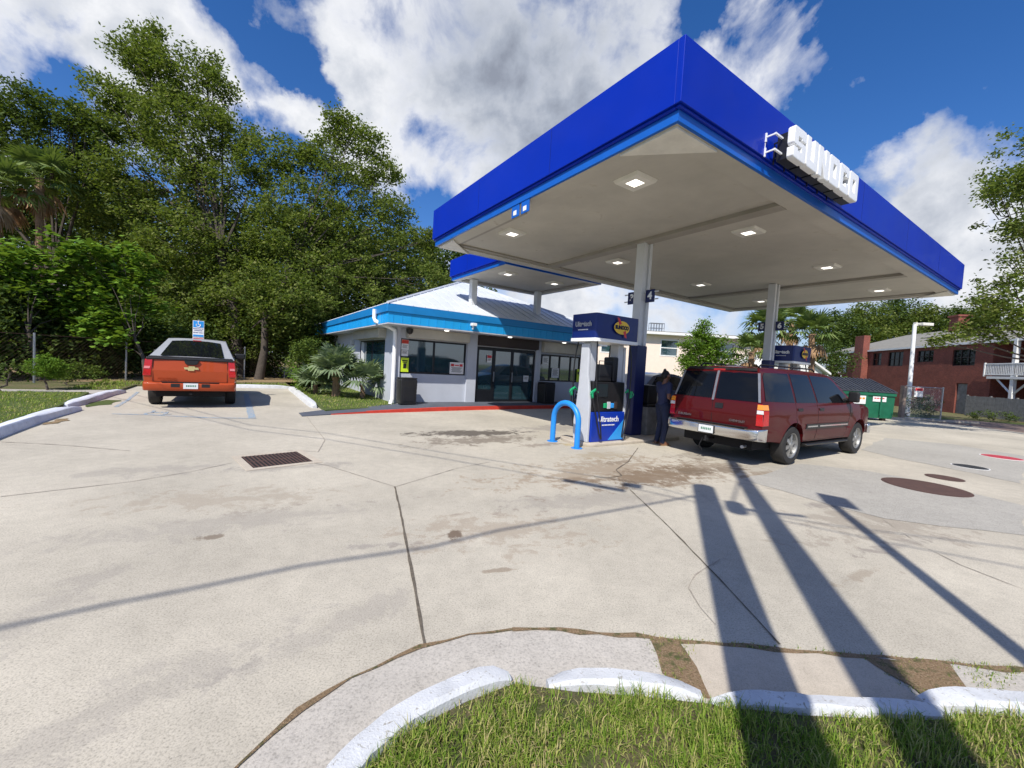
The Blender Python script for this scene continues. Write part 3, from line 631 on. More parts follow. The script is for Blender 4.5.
def dispenser(u, v, label):
    t = uthing('fuel_dispenser', label, 'fuel pump', u, v, .07, 'fuel dispensers under the canopy')
    mb = MB(); mb.box(-.52, .52, -.28, .28, .0, .66); cab = mb.build('cabinet', M['pblue'], t, bevel=.012)
    for s in (-1, 1):
        mb = MB(); y = -.284 * 1
        yy = s * .284
        mb.prism([(.52, .03), (.52, .50), (.02, .03)], lambda q, k: (q[0] - .005, k * s, q[1]), .2815, .2855); mb.build('light_blue_panel', M['pblue2'], cab)
        mb = MB(); put_text(mb, 'Ultratech', .17, lambda x, y, z: (-x * s if s > 0 else x, (.287 + z) * s, .50 + y), .002, .003)
        for k in range(9): mb.box(-.2 + k * .045, -.2 + k * .045 + .03, min(.286 * s, .290 * s), max(.286 * s, .290 * s), .36, .385)
        mb.build('wordmark', M['signwhite'], cab)
    # rounded side posts
    for s in (-1, 1):
        mb = MB(); prof = [(-.25, .0), (-.25, .9), (-.21, 1.15), (-.15, 1.5), (-.13, 2.15), (.10, 2.15), (.12, 1.3), (.14, 1.1), (.17, .8), (.22, .45), (.22, .2), (.19, .0)]
        mb.prism(prof, lambda q, k: (s * k, q[0], q[1]), .53, .60); mb.build('side_panel', M['pgrey'], t, bevel=.015)
        mb = MB(); mb.box(*((-.52, -.34) if s < 0 else (.34, .52)), -.13, .13, 1.33, 2.2); mb.build('post', M['pgrey'], t, bevel=.02)
    mb = MB(); mb.box(-.50, .50, -.24, .24, .665, 1.33); hd = mb.build('head', M['black'], t, bevel=.015)
    mb = MB(); mb.box(-.30, .10, -.20, .20, 1.335, 1.72); mb.box(.18, .34, -.16, .16, 1.335, 1.9); mb.build('card_reader', M['black'], t, bevel=.03)
    for s in (-1, 1):
        mb = MB(); a, b = sorted((.242 * s, .262 * s)); mb.box(-.42, -.06, a, b, 1.0, 1.28); mb.build('display', M['screen'], hd, bevel=.004)
        mb = MB(); a, b = sorted((.242 * s, .272 * s))
        for k, (mt) in enumerate(('green', 'pgrey', 'pblue2', 'brown')):
            m2 = MB(); m2.box(-.16 + k * .11, -.16 + k * .11 + .10, a, b, .75 - .02 * (k % 2), .86 + .03 * (k % 2)); m2.build('grade_button', M[mt], hd, bevel=.01)
    # picture frame between the posts
    mb = MB(); mb.prism([(-.34, 1.46), (.10, 1.46), (.10, 1.80), (-.34, 1.80)], lambda q, k: (q[0], k, q[1]), -.215, -.203, holes=[[(-.325, 1.475), (.085, 1.475), (.085, 1.785), (-.325, 1.785)]]); mb.build('sign_frame', M['frame'], t)
    # valance with rounded plan
    def val(w, d, r):
        o = []
        for cx, cy, a0 in ((w - r, d - r, 0), (-w + r, d - r, pi / 2), (-w + r, -d + r, pi), (w - r, -d + r, 3 * pi / 2)):
            o += [(cx + r * cos(a0 + k * pi / 12), cy + r * sin(a0 + k * pi / 12)) for k in range(7)]
        return o
    mb = MB(); mb.prism(val(.68, .38, .06), lambda q, k: (q[0], q[1] - (.06 * (1 - (q[0] / .72) ** 2) * (1 if q[1] < 0 else -1)), k), 2.27, 2.80); va = mb.build('valance', M['pnavy'], t, smooth=True)
    mb = MB(); mb.prism(val(.695, .395, .06), lambda q, k: (q[0], q[1] - (.06 * (1 - (q[0] / .72) ** 2) * (1 if q[1] < 0 else -1)), k), 2.20, 2.27); mb.build('valance_base', M['signwhite'], t, smooth=True)
    for s in (-1, 1):
        m2 = MB(); fc = lambda x, y, z, lift=0: (x if s < 0 else -x, s * (.38 + .06 * (1 - (x / .72) ** 2) + .003 + lift + z), 2.54 + y)
        K = 24; vs = [fc(.06 + .25 * cos(2 * pi * k / K), .145 * sin(2 * pi * k / K), 0) for k in range(K)]; m2.add(vs, [tuple(range(K))]); m2.build('logo_disc', M['yellow'], va)
        m2 = MB(); vs = [fc(.06 + a, b, 0, .002) for a, b in ((-.17, .22), (-.10, .20), (-.02, .09), (-.10, .05))]; m2.add(vs, [(0, 1, 2, 3)])
        vs = [fc(.06 + a, b, 0, .002) for a, b in ((.17, -.22), (.10, -.20), (.04, -.09), (.12, -.05))]; m2.add(vs, [(0, 1, 2, 3)]); m2.build('logo_arrow', M['logored'], va)
        m2 = MB(); put_text(m2, 'SUNOCO', .105, lambda x, y, z: fc(x + .06, y, abs(z), .004), .001, .008, .95); m2.build('logo_text', M['navy'], va)
        m2 = MB(); put_text(m2, 'Ultratech', .14, lambda x, y, z: (s * (.683 + abs(z)), x * s, 2.57 + y), .002, .009, .95)
        for k in range(8): m2.box(*sorted((s * .682, s * .686)), -.15 + k * .04, -.15 + k * .04 + .026, 2.44, 2.46)
        m2.build('side_wordmark', M['signwhite'], va)
    nozzle_hose(t, -.33, 1); nozzle_hose(t, .33, 1); nozzle_hose(t, -.33, -1); nozzle_hose(t, .33, -1)
    return t
D1 = dispenser(6.97, 6.72, 'blue and grey fuel dispenser behind the blue hoop guard')
D2 = copy_tree(D1); D2.location = P(16.2, 6.72, .07); D2['label'] = 'blue fuel dispenser on the far island, seen over the red vehicle roof'
# hoop guards
def hoop(u, v, label):
    t = uthing('hoop_guard', label, 'bollard', u, v, 0, 'blue hoop guards at the pump islands')
    mb = MB(); r = .06; w = .40; pts = [(0, -w, -.05), (0, -w, .55)] + [(0, -w * cos(a), .55 + w * sin(a) * .9) for a in np.linspace(.2, pi - .2, 12)] + [(0, w, .55), (0, w, -.05)]
    mb.tube(pts, r, 14); mb.build('hoop', M['hoop'], t, smooth=True)
    for y in (-w, w):
        mb = MB(); mb.lathe([(0, .012), (.12, .012), (.12, 0)], lambda a, b, c: (a, y + b, c), 18); mb.build('base_plate', M['hoop'], t)
hoop(5.95, 6.72, 'light blue steel hoop guard in front of the near dispenser')
# waste bin and squeegee box on island behind column
t = uthing('island_bin', 'grey litter bin on the near pump island beside the navy column', 'bin', 8.9, 6.95, .07)
mb = MB(); mb.box(-.2, .2, -.2, .2, 0, .72); mb.build('body', M['oldwood'], t, bevel=.02)
mb = MB(); mb.box(-.21, .21, -.21, .21, .72, .80); mb.box(-.18, .18, -.18, .18, .80, 1.28); mb.build('hood', M['black'], t, bevel=.02)
# ================================================================== STORE
SU, SV = 9.0, 14.3
st = uthing('store_building', 'pale grey store with bright blue fascia and white metal hip roof', 'store', SU, SV)
def sb(mb, u0, u1, v0, v1, z0, z1): return mb.box(u0 - SU, u1 - SU, v0 - SV, v1 - SV, z0, z1)
mb = MB()
for (a, b, c, d) in ((4.65, 4.76, 0, 2.78), (4.76, 7.36, 0, 1.15), (4.76, 7.36, 2.38, 2.78), (7.36, 7.85, 0, 2.78), (7.85, 10.7, 2.32, 2.78), (10.7, 10.92, 0, 2.78), (10.92, 13.35, 0, 1.04), (10.92, 13.35, 2.22, 2.78), (13.35, 13.65, 0, 2.78)):
    sb(mb, a, b, 14.3, 14.5, c, d)
for (a, b, c, d) in ((14.5, 15.7, 0, 2.78), (15.7, 19.5, 0, .85), (15.7, 19.5, 2.35, 2.78), (19.5, 28.4, 0, 2.78)): sb(mb, 4.65, 4.85, a, b, c, d)
sb(mb, 13.45, 13.65, 14.5, 28.4, 0, 2.78); sb(mb, 4.85, 13.45, 28.2, 28.4, 0, 2.78)
mb.build('wall', M['wall'], st)
for (a, b) in ((4.62, 4.77), (7.38, 7.80), (10.68, 10.94)):
    mb = MB(); sb(mb, a, b, 14.20 if a > 5 else 14.24, 14.297, .0, 2.775); mb.build('pilaster', M['wall'], st, bevel=.01)
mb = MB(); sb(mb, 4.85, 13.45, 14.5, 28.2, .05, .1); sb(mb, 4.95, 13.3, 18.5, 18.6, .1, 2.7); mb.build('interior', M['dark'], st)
def window(u0, u1, z0, z1, mull, v=14.36):
    mb = MB(); t = .055
    sb(mb, u0, u1, v - .06, v + .02, z0, z0 + t); sb(mb, u0, u1, v - .06, v + .02, z1 - t, z1)
    sb(mb, u0, u0 + t, v - .06, v + .02, z0 + t, z1 - t); sb(mb, u1 - t, u1, v - .06, v + .02, z0 + t, z1 - t)
    for m_ in mull: sb(mb, m_ - .03, m_ + .03, v - .06, v + .02, z0 + t, z1 - t)
    w = mb.build('window', M['frame'], st, bevel=.004)
    es = [u0 + t] + list(mull) + [u1 - t]
    for a, b in zip(es, es[1:]):
        mb = MB(); sb(mb, a + .02, b - .02, v - .02, v - .01, z0 + t - .01, z1 - t + .01); mb.build('pane', M['glass'], w)
    return w
window(4.80, 7.36, 1.16, 2.37, [6.05]); window(10.94, 13.33, 1.05, 2.21, [11.55, 12.1, 12.75])
# left side window
mb = MB(); t = .055; U_ = 4.70
for (a, b, c, d) in ((15.72, 19.48, .86, .92), (15.72, 19.48, 2.28, 2.34), (15.72, 15.78, .92, 2.28), (19.42, 19.48, .92, 2.28), (17.55, 17.61, .92, 2.28)): sb(mb, U_ - .03, U_ + .03, a, b, c, d)
w = mb.build('window', M['frame'], st)
mb = MB(); sb(mb, U_, U_ + .01, 15.78, 19.42, .92, 2.28); mb.build('pane', M['glass'], w)
mb = MB(); sb(mb, 4.60, 4.70, 18.95, 19.05, .86, 2.3); mb.build('window_post', M['signwhite'], st)
# entrance
mb = MB()
for (a, b, c, d) in ((7.86, 7.93, .13, 2.3), (8.56, 8.70, .13, 2.3), (9.46, 9.58, .13, 2.3), (10.60, 10.68, .13, 2.3), (7.93, 8.56, 2.2, 2.3), (8.70, 9.46, 2.2, 2.3), (9.58, 10.60, 2.2, 2.3), (7.93, 8.56, .13, .62), (8.70, 9.46, .13, .22), (9.58, 10.60, .13, .22)): sb(mb, a, b, 14.28, 14.36, c, d)
dr = mb.build('entrance_door', M['frame'], st, bevel=.006)
for a, b, z in ((7.94, 8.55, .63), (8.71, 9.45, .23), (9.59, 10.59, .23)):
    mb = MB(); sb(mb, a, b, 14.31, 14.32, z, 2.19); mb.build('pane', M['glass'], dr)
mb = MB(); sb(mb, 9.50, 9.53, 14.22, 14.27, .95, 1.35); sb(mb, 8.61, 8.64, 14.22, 14.27, .95, 1.35); mb.build('handle', M['steel'], dr)
# roller shutter boxes
for a, b, z0, mt in ((4.96, 7.37, 2.41, 'beige'), (7.81, 10.67, 2.36, 'brown'), (10.95, 13.5, 2.30, 'beige')):
    mb = MB(); sb(mb, a, b, 14.02, 14.298, z0, 2.755); mb.build('shutter_box', M[mt], st, bevel=.015)
mb = MB(); sb(mb, 4.35, 4.648, 15.6, 19.6, 2.40, 2.755); mb.build('shutter_box', M['beige'], st, bevel=.015)
# eaves
E0, E1, F0, F1 = 4.0, 14.0, 13.3, 29.1
mb = MB(); t = .06
sb(mb, E0, E1, F0, F0 + t, 2.80, 3.14); sb(mb, E0, E1, F1 - t, F1, 2.80, 3.14); sb(mb, E0, E0 + t, F0 + t, F1 - t, 2.80, 3.14); sb(mb, E1 - t, E1, F0 + t, F1 - t, 2.80, 3.14)
for k in range(34):
    x = E0 + .15 + k * .3
    if x < E1: sb(mb, x, x + .018, F0 - .010, F0 - .0005, 2.805, 3.135)
for k in range(52):
    y = F0 + .15 + k * .3
    if y < F1: sb(mb, E0 - .010, E0 - .0005, y, y + .018, 2.805, 3.135)
mb.build('fascia', M['storetrim'], st)
mb = MB(); t = .10; e = .05
sb(mb, E0 - e, E1 + e, F0 - e, F0 - e + t, 3.143, 3.40); sb(mb, E0 - e, E1 + e, F1 + e - t, F1 + e, 3.143, 3.40); sb(mb, E0 - e, E0 - e + t, F0 - e + t, F1 + e - t, 3.143, 3.40); sb(mb, E1 + e - t, E1 + e, F0 - e + t, F1 + e - t, 3.143, 3.40)
mb.build('fascia_cap', M['storeband'], st, bevel=.012)
mb = MB(); sb(mb, E0 + .002, 4.647, F0 + .002, F1, 2.76, 2.796); sb(mb, 4.647, E1 - .002, F0 + .002, 14.30, 2.76, 2.796); sb(mb, 13.65, E1 - .002, 14.3, F1, 2.76, 2.796); mb.build('eave_soffit', M['wall'], st)
ze, sl = 3.402, .425; ra = (E1 - E0) / 2 + .05
ev = [(E0 - .05, F0 - .05), (E1 + .05, F0 - .05), (E1 + .05, F1 + .05), (E0 - .05, F1 + .05)]
vs = [(a - SU, b - SV, ze) for a, b in ev] + [(0, F0 - .05 + ra - SV, ze + ra * sl), (0, F1 + .05 - ra - SV, ze + ra * sl)]
mb = MB(); mb.add(vs, [(0, 1, 4), (1, 2, 5, 4), (2, 3, 5), (3, 0, 4, 5), (0, 3, 2, 1)]); rf = mb.build('roof', M['roof'], st)
mb = MB()
def rib(a, b): mb.tube([a, b], .014, 4, True)
k = 0
while k * .42 < ra * 2:
    x = -ra + k * .42; dep = ra - abs(x)
    if dep > .15:
        rib((x, F0 - .05 - SV, ze + .015), (x, F0 - .05 - SV + dep, ze + .015 + dep * sl))
    k += 1
y = 0; tot = F1 - F0 + .1
while y < tot:
    dep = min(ra, y, tot - y)
    if dep > .15:
        for s in (-1, 1): rib((s * ra, F0 - .05 - SV + y, ze + .015), (s * (ra - dep), F0 - .05 - SV + y, ze + .015 + dep * sl))
    y += .42
for a, b in ((0, 4), (1, 4), (2, 5), (3, 5), (4, 5)): mb.tube([Vector(vs[a]) + Vector((0, 0, .02)), Vector(vs[b]) + Vector((0, 0, .02))], .05, 5)
mb.build('roof_seams', M['roof'], rf)
# downspout, camera, wall lamp, eave lamps
mb = MB(); lo = lambda u, v, z: (u - SU, v - SV, z)
mb.tube([lo(3.90, 14.55, 3.30), lo(3.90, 14.55, 3.0), lo(3.92, 14.5, 2.9), lo(4.35, 14.28, 2.72), lo(4.52, 14.2, 2.62), lo(4.54, 14.2, 2.4), lo(4.54, 14.2, .25), lo(4.44, 14.12, .06)], .068, 8)
mb.build('downspout', M['signwhite'], st, smooth=True)
mb = MB(); mb.lathe([(0, -.14), (.07, -.12), (.11, -.06), (.12, 0), (.12, .05), (0, .05)], lambda x, y, h: (x + 4.98 - SU, y + 14.0 - SV, h + 2.66), 14); mb.build('security_camera', M['black'], st, smooth=True)
mb = MB(); sb(mb, 4.5, 4.645, 20.6, 20.8, 2.2, 2.42); mb.build('wall_lamp', M['lamphouse'], st, bevel=.02)
for u_ in (6.2, 8.9, 11.7):
    mb = MB(); mb.lathe([(0, -.03), (.07, -.03), (.09, 0)], lambda x, y, h: (x + u_ - SU, y + 13.62 - SV, h + 2.758), 12); mb.build('eave_lamp', M['lamp'], st)
mb = MB(); sb(mb, 6.95, 7.14, 13.12, 13.288, 2.98, 3.08); sb(mb, 7.02, 7.06, 13.2, 13.29, 2.86, 2.98); mb.build('fascia_floodlight', M['signwhite'], st, bevel=.01)
# posters on the glass
def poster(u, z, w, h, m, label, marks, v=14.27):
    t = uthing('poster', label, 'poster', u, v, z)
    mb = MB(); mb.box(-w / 2, w / 2, -.003, .003, -h / 2, h / 2); b_ = mb.build('sheet', M[m], t)
    for (x0, x1, z0, z1, mm) in marks:
        mb = MB(); mb.box(x0 * w, x1 * w, -.006, -.0035, z0 * h, z1 * h); mb.build('printed_mark', M[mm], b_)
txt = lambda z0, n: [(-.38 + .05 * (i % 2), .38 - .07 * (i % 3), z0 - i * .09, z0 - i * .09 + .035, 'frame') for i in range(n)]
poster(4.93, 2.16, .26, .36, 'paper', 'red and white notice at the top left of the left store window', [(-.48, .48, .1, .48, 'redcurb')] + txt(-.05, 4))
poster(4.93, 1.86, .24, .20, 'paper', 'small white notice below the red one in the left store window', txt(.3, 5))
poster(4.95, 1.45, .28, .50, 'yg', 'yellow green poster in the lower left corner of the left store window', [(-.2, .2, -.25, .1, 'frame'), (-.35, .35, .25, .33, 'frame'), (-.3, .3, .15, .2, 'frame')])
poster(6.98, 1.42, .58, .44, 'paper', 'white paper sign with red heading in the left store window', [(-.42, -.2, .15, .36, 'logored'), (-.15, .15, .2, .3, 'logored'), (.2, .42, .15, .36, 'logored')] + txt(.02, 5))
poster(8.40, 1.86, .22, .30, 'paper', 'red and white sticker on the left glass panel of the store entrance', [(-.45, .45, .1, .45, 'logored')] + txt(-.05, 3))
poster(10.25, 1.12, .26, .26, 'paper', 'small pinkish white sticker low on the right entrance panel', txt(.25, 5))
poster(11.25, 1.95, .34, .34, 'paper', 'pair of small white papers at the top of the right store window', txt(.3, 7))
poster(11.84, 1.42, .42, .44, 'paper', 'white paper notice with grey print in the right store window', txt(.3, 7))
poster(13.22, 1.35, .16, .6, 'yg', 'narrow yellow green poster at the right end of the store', [(-.3, .3, .1, .3, 'frame')])
# square waste bins
def bin_(u, v, lab):
    t = uthing('waste_bin', lab, 'bin', u, v, .125, 'black waste bins on the store walk')
    mb = MB(); mb.prism([(-.27, 0), (.27, 0), (.29, .80), (.27, .86), (-.27, .86), (-.29, .80)], lambda q, k: (q[0], k, q[1]), -.26, .26); mb.build('body', M['black'], t, bevel=.03)
    mb = MB(); mb.box(-.19, .19, -.275, -.255, .10, .60); mb.build('panel', M['frame'], t, bevel=.01)
    mb = MB(); mb.box(-.28, .28, -.27, .27, .865, .90); mb.build('lid', M['black'], t, bevel=.015)
bin_(4.86, 13.72, 'square black waste bin at the left front corner of the store')
bin_(10.95, 13.72, 'square black waste bin to the right of the store entrance')
# ================================================================== PARKING SIGN
t = uthing('parking_sign', 'blue and white disabled parking sign with a red panel on a metal post', 'sign', -1.35, 21.75, .05)
mb = MB(); mb.box(-.025, .025, 0, .04, 0, 2.75); mb.build('post', M['steel'], t)
mb = MB(); mb.box(-.19, .19, -.012, -.004, 2.02, 2.70); pn = mb.build('panel', M['signwhite'], t, bevel=.003)
mb = MB(); mb.box(-.175, .175, -.016, -.0125, 2.42, 2.685); mb.box(-.175, .175, -.016, -.0125, 2.04, 2.12); mb.build('blue_field', M['pblue2'], pn)
mb = MB(); c0 = (.0, 2.52)
mb.tube([(c0[0] + .075 * cos(a), -.018, c0[1] + .075 * sin(a)) for a in [radians(q) for q in range(150, 400, 20)]], .012, 4)
mb.box(-.02, .0, -.022, -.0165, 2.53, 2.64); mb.box(-.02, .05, -.022, -.0165, 2.53, 2.55); mb.box(.04, .06, -.022, -.0165, 2.46, 2.55); mb.box(-.03, .01, -.022, -.0165, 2.645, 2.68)
mb.build('wheelchair_symbol', M['signwhite'], pn)
mb = MB(); put_text(mb, 'PARKING BY', .062, lambda x, y, z: (x, -.013 - abs(z), 2.36 + y), .001, .002); put_text(mb, 'DISABLED', .062, lambda x, y, z: (x, -.013 - abs(z), 2.29 + y), .001, .002)
put_text(mb, 'PERMIT ONLY', .055, lambda x, y, z: (x, -.013 - abs(z), 2.20 + y), .001, .002); mb.build('wording', M['pblue'], pn)
mb = MB(); mb.box(-.19, .19, -.012, -.004, 1.76, 2.0); p2 = mb.build('panel', M['signwhite'], t, bevel=.003); p2['label'] = 'red and white lower panel'
mb = MB(); mb.box(-.17, .17, -.016, -.0125, 1.84, 1.98); mb.build('red_field', M['logored'], p2)
mb = MB(); put_text(mb, 'TOW AWAY', .06, lambda x, y, z: (x, -.017 - abs(z), 1.91 + y), .001, .003); mb.build('wording', M['signwhite'], p2)
# ================================================================== BRICK APARTMENT BUILDING
P0 = Vector((31.9, 25.7, 0)); DB = Vector((4.9, 21.3, 0)).normalized(); AB = atan2(DB.y, DB.x)
bk = thing('brick_building', 'two storey red brick building with grey roof and white railed balcony', 'building', P0, AB)
mb = MB(); wins = [(3.9, 5.9, 3.55, 4.75), (7.8, 9.6, 3.9, 4.85), (11.3, 13.3, 3.6, 4.9), (14.3, 15.6, 3.7, 4.9)]; door = (4.3, 5.3, .0, 2.25)
xs = sorted({2.8, 19.8} | {a for w in wins + [door] for a in w[:2]}); 
def solid_wall(mb, x0, x1, z0, z1, ops, y0, y1):
    xs = sorted({x0, x1} | {a for w in ops for a in w[:2]})
    for a, b in zip(xs, xs[1:]):
        cs = sorted([(w[2], w[3]) for w in ops if w[0] <= a + 1e-6 and w[1] >= b - 1e-6]); z = z0
        for c, d in cs:
            if c > z + .001: mb.box(a, b, y0, y1, z, c)
            z = d
        if z < z1: mb.box(a, b, y0, y1, z, z1)
solid_wall(mb, 2.8, 19.8, 0, 5.2, wins + [door], -.3, 0)
mb.box(2.5, 2.8, -10, 0, 0, 5.2); mb.box(19.8, 20.1, -10, 0, 0, 5.2); mb.box(2.8, 19.8, -10, -9.7, 0, 5.2); mb.box(-8, 2.5, -2.6, -2.3, 0, 5.2)
mb.build('wall', M['brick'], bk)
for (a, b, c, d) in wins:
    mb = MB(); n = 3 if b - a > 1.5 else 2; t_ = .05
    mb.box(a, b, -.16, -.08, c, c + t_); mb.box(a, b, -.16, -.08, d - t_, d); mb.box(a, b, -.15, -.09, (c + d) / 2 - .025, (c + d) / 2 + .025)
    for k in range(n + 1): x = a + (b - a - t_) * k / n; mb.box(x, x + t_, -.165, -.075, c + t_, d - t_)
    w = mb.build('window', M['brown'], bk); mb = MB(); mb.box(a, b, -.14, -.12, c, d); mb.build('pane', M['carglass'], w)
mb = MB(); mb.box(4.34, 5.26, -.15, -.1, .02, 2.22); d_ = mb.build('door', M['oldwood'], bk, bevel=.01); mb = MB(); mb.box(4.42, 4.46, -.1, -.05, 1.0, 1.1); mb.build('handle', M['steel'], d_)
# chimneys
mb = MB(); mb.prism([(16.3, 0), (17.8, 0), (17.8, 6.7), (16.3, 6.7)], lambda q, k: (q[0], k, q[1]), .003, .55); mb.build('chimney', M['brick'], bk)
mb = MB(); mb.box(12.0, 13.0, -5.0, -4.2, 6.0, 8.2); mb.box(11.9, 13.1, -5.1, -4.1, 8.2, 8.35); mb.build('chimney', M['brick'], bk)
# roof
x0, x1, yf, yb, zz = -8, 25.2, .14, -10.4, 5.22
vs = [(x0, yf, zz), (x1, yf, zz), (x1, yb, zz), (x0, yb, zz), (x0 + 5, -5, zz + 2.0), (x1 - 5.5, -5, zz + 2.0)]
mb = MB(); mb.add(vs, [(0, 1, 5, 4), (1, 2, 5), (2, 3, 4, 5), (3, 0, 4), (0, 3, 2, 1)]); rf = mb.build('roof', M['shingle'], bk)
mb = MB(); mb.box(x0, x1, yf - .0, yf + .03, zz - .14, zz + .02); mb.box(x1, x1 + .03, yb, yf, zz - .14, zz + .02); mb.build('fascia_board', M['white'], rf)
mb = MB(); 
for (a, b) in ((7.2, -1.8), (12.4, -2.6)): mb.box(a, a + .9, b - .7, b, 5.9, 6.35)
mb.build('roof_vent', M['dark'], rf)
# balcony on the right end
mb = MB(); mb.box(-8, 2.5, -2.3, .25, 2.62, 2.78); bl = mb.build('balcony', M['white'], bk)
mb = MB(); mb.box(-8, 2.8, .15, .22, 3.58, 3.66); mb.box(-8, 2.8, .15, .22, 2.86, 2.92)
for k in range(90):
    x = -8 + k * .12
    if x < 2.75: mb.box(x, x + .05, .16, .21, 2.92, 3.58)
mb.box(2.72, 2.8, .14, .24, 2.78, 3.7); mb.build('railing', M['white'], bl)
for x in (.75, -3.2, -7.2):
    mb = MB(); mb.box(x - .11, x + .11, .0, .2, .0, 5.2)
    for s in (-1, 1): mb.tube([(x + s * .1, .1, 1.7), (x + s * 1.15, .1, 2.6)], .07, 4)
    mb.build('post', M['white'], bk)
# porch on the far left end
mb = MB(); mb.box(20.1, 23.4, -9, .0, 2.75, 2.9); mb.box(22.6, 23.4, -.7, .1, 0, 3.6); mb.box(20.3, 20.9, -.6, .0, 0, 3.0); mb.box(22.75, 23.2, -.5, -.05, 3.6, 5.2); mb.build('porch', M['brick'], bk)
mb = MB(); mb.box(20.1, 22.6, -.1, -.03, 3.75, 3.82)
for k in range(18): mb.box(20.15 + k * .135, 20.2 + k * .135, -.09, -.04, 2.92, 3.75)
mb.build('porch_railing', M['white'], bk)
# weathered board fence before the balcony
fw = thing('board_fence', 'low weathered grey board fence in front of the brick building balcony', 'fence', P0 + DB * 0 + Vector((-.97, .22, 0)) * .9, AB)
for k in range(5):
    mb = MB()
    for j in range(12): x = 3.0 - k * 1.8 - j * .15; mb.box(x - .14, x, -.012, .012, .04, 1.38 + R.uniform(-.02, .02))
    mb.build('panel', M['oldwood'], fw)
    mb = MB(); mb.box(3.0 - k * 1.8 - .05, 3.05 - k * 1.8, -.11, -.02, 0, 1.45); mb.build('post', M['oldwood'], fw)
# ================================================================== PEACH HOUSE, LOW WHITE HOUSE
hs = thing('peach_house', 'two storey pale peach house with flat white eave beyond the lot', 'house', (14, 38, 0))
mb = MB(); solid_wall(mb, -8.5, 8.5, 0, 5.2, [(-.55, .95, 3.4, 4.75), (4.6, 6.1, 3.4, 4.7), (-6.0, -4.4, 3.4, 4.7)], 0, .25); mb.box(-8.5, -8.25, .25, 8, 0, 5.2); mb.box(8.25, 8.5, .25, 8, 0, 5.2); mb.box(-8.25, 8.25, 7.8, 8, 0, 5.2)
mb.build('wall', M['peach'], hs)
for (a, b, c, d) in [(-.55, .95, 3.4, 4.75), (4.6, 6.1, 3.4, 4.7), (-6.0, -4.4, 3.4, 4.7)]:
    mb = MB(); mb.box(a - .08, b + .08, -.03, -.003, c - .1, c); mb.box(a - .08, b + .08, -.03, -.003, d, d + .1); mb.box(a - .08, a, -.03, -.003, c, d); mb.box(b, b + .08, -.03, -.003, c, d); mb.box(a, b, .06, .1, (c + d) / 2 - .04, (c + d) / 2 + .04)
    w = mb.build('window', M['white'], hs); mb = MB(); mb.box(a, b, .11, .12, c, d); mb.build('pane', M['glass'], w)
mb = MB(); mb.box(-9.2, 9.2, -.7, 8.6, 5.2, 5.42); rf = mb.build('roof', M['white'], hs, bevel=.02)
mb = MB(); mb.box(-9.1, 9.1, -.6, 8.5, 5.42, 5.5); mb.build('roof_deck', M['shingle'], rf)
an = thing('roof_vent_rack', 'small bare metal rack on the peach house roof', 'roof rack', (13.6, 40, 5.5)); mb = MB()
for k in range(6): mb.box(-.7 + k * .26, -.66 + k * .26, -.3, -.26, 0, 1.0); mb.box(-.7 + k * .26, -.66 + k * .26, .26, .3, 0, 1.0)
mb.box(-.7, .64, -.3, -.26, .5, .54); mb.box(-.7, .64, .26, .3, .5, .54); mb.box(-.7, .64, -.3, .3, .96, 1.0); mb.build('frame', M['steel'], an)
lw = thing('white_shed', 'low white gabled shed seen past the far dispenser', 'shed', (20.2, 30, 0))
mb = MB(); mb.prism([(-2.2, 0), (2.2, 0), (2.2, 2.5), (0, 3.9), (-2.2, 2.5)], lambda q, k: (q[0], k, q[1]), 0, 4); mb.build('wall', M['white'], lw)
mb = MB()
for s in (-1, 1): mb.prism([(s * 2.6, 2.28), (s * 2.6, 2.42), (0, 4.1), (0, 3.96)], lambda q, k: (q[0], k, q[1]), -.35, 4.3)
mb.build('roof', M['white'], lw)
mb = MB(); mb.box(-.5, .5, -.03, -.004, 0, 2.0); mb.build('door', M['oldwood'], lw)
# ================================================================== DUMPSTER, GATE, LIGHT POLE
dm = thing('dumpster', 'green steel dumpster with sloping black plastic lids at the lot edge', 'dumpster', (17.1, 20.0, 0), radians(-1))
mb = MB(); w2 = 1.38
mb.prism([(0, .12), (1.45, .12), (1.45, 1.9), (-.10, 1.36), (-.05, .4)], lambda q, k: (k, q[0], q[1]), -w2, w2); mb.build('body', M['dgreen'], dm, bevel=.02)
mb = MB()
for x in (-w2, -w2 / 2, 0, w2 / 2): mb.box(x - .03 + (0 if x > -1 else .05), x + .05, -.13, -.104, .3, 1.3)
mb.box(-w2, w2, -.15, -.104, 1.22, 1.34); mb.box(-w2 - .10, -w2, .2, .9, .8, 1.0); mb.box(w2, w2 + .10, .2, .9, .8, 1.0); mb.build('ribs', M['dgreen'], dm)
for s in (-1, 1):
    mb = MB(); a, b = (-w2 - .04, -.02) if s < 0 else (.02, w2 + .04)
    mb.prism([(-.16, 1.37), (-.16, 1.41), (1.5, 2.0), (1.5, 1.96)], lambda q, k: (k, q[0], q[1]), a, b)
    for k in range(7):
        x = a + .1 + k * (b - a - .2) / 6
        mb.prism([(-.14, 1.415), (-.14, 1.46), (1.46, 2.04), (1.46, 1.99)], lambda q, kk: (kk, q[0], q[1]), x - .035, x + .035)
    for k in range(4):
        q0 = .1 + k * .35; zz = 1.41 + (q0 + .16) * .3554; mb.box(a + .03, b - .03, q0, q0 + .05, zz, zz + .035)
    mb.build('lid', M['dlid'], dm)
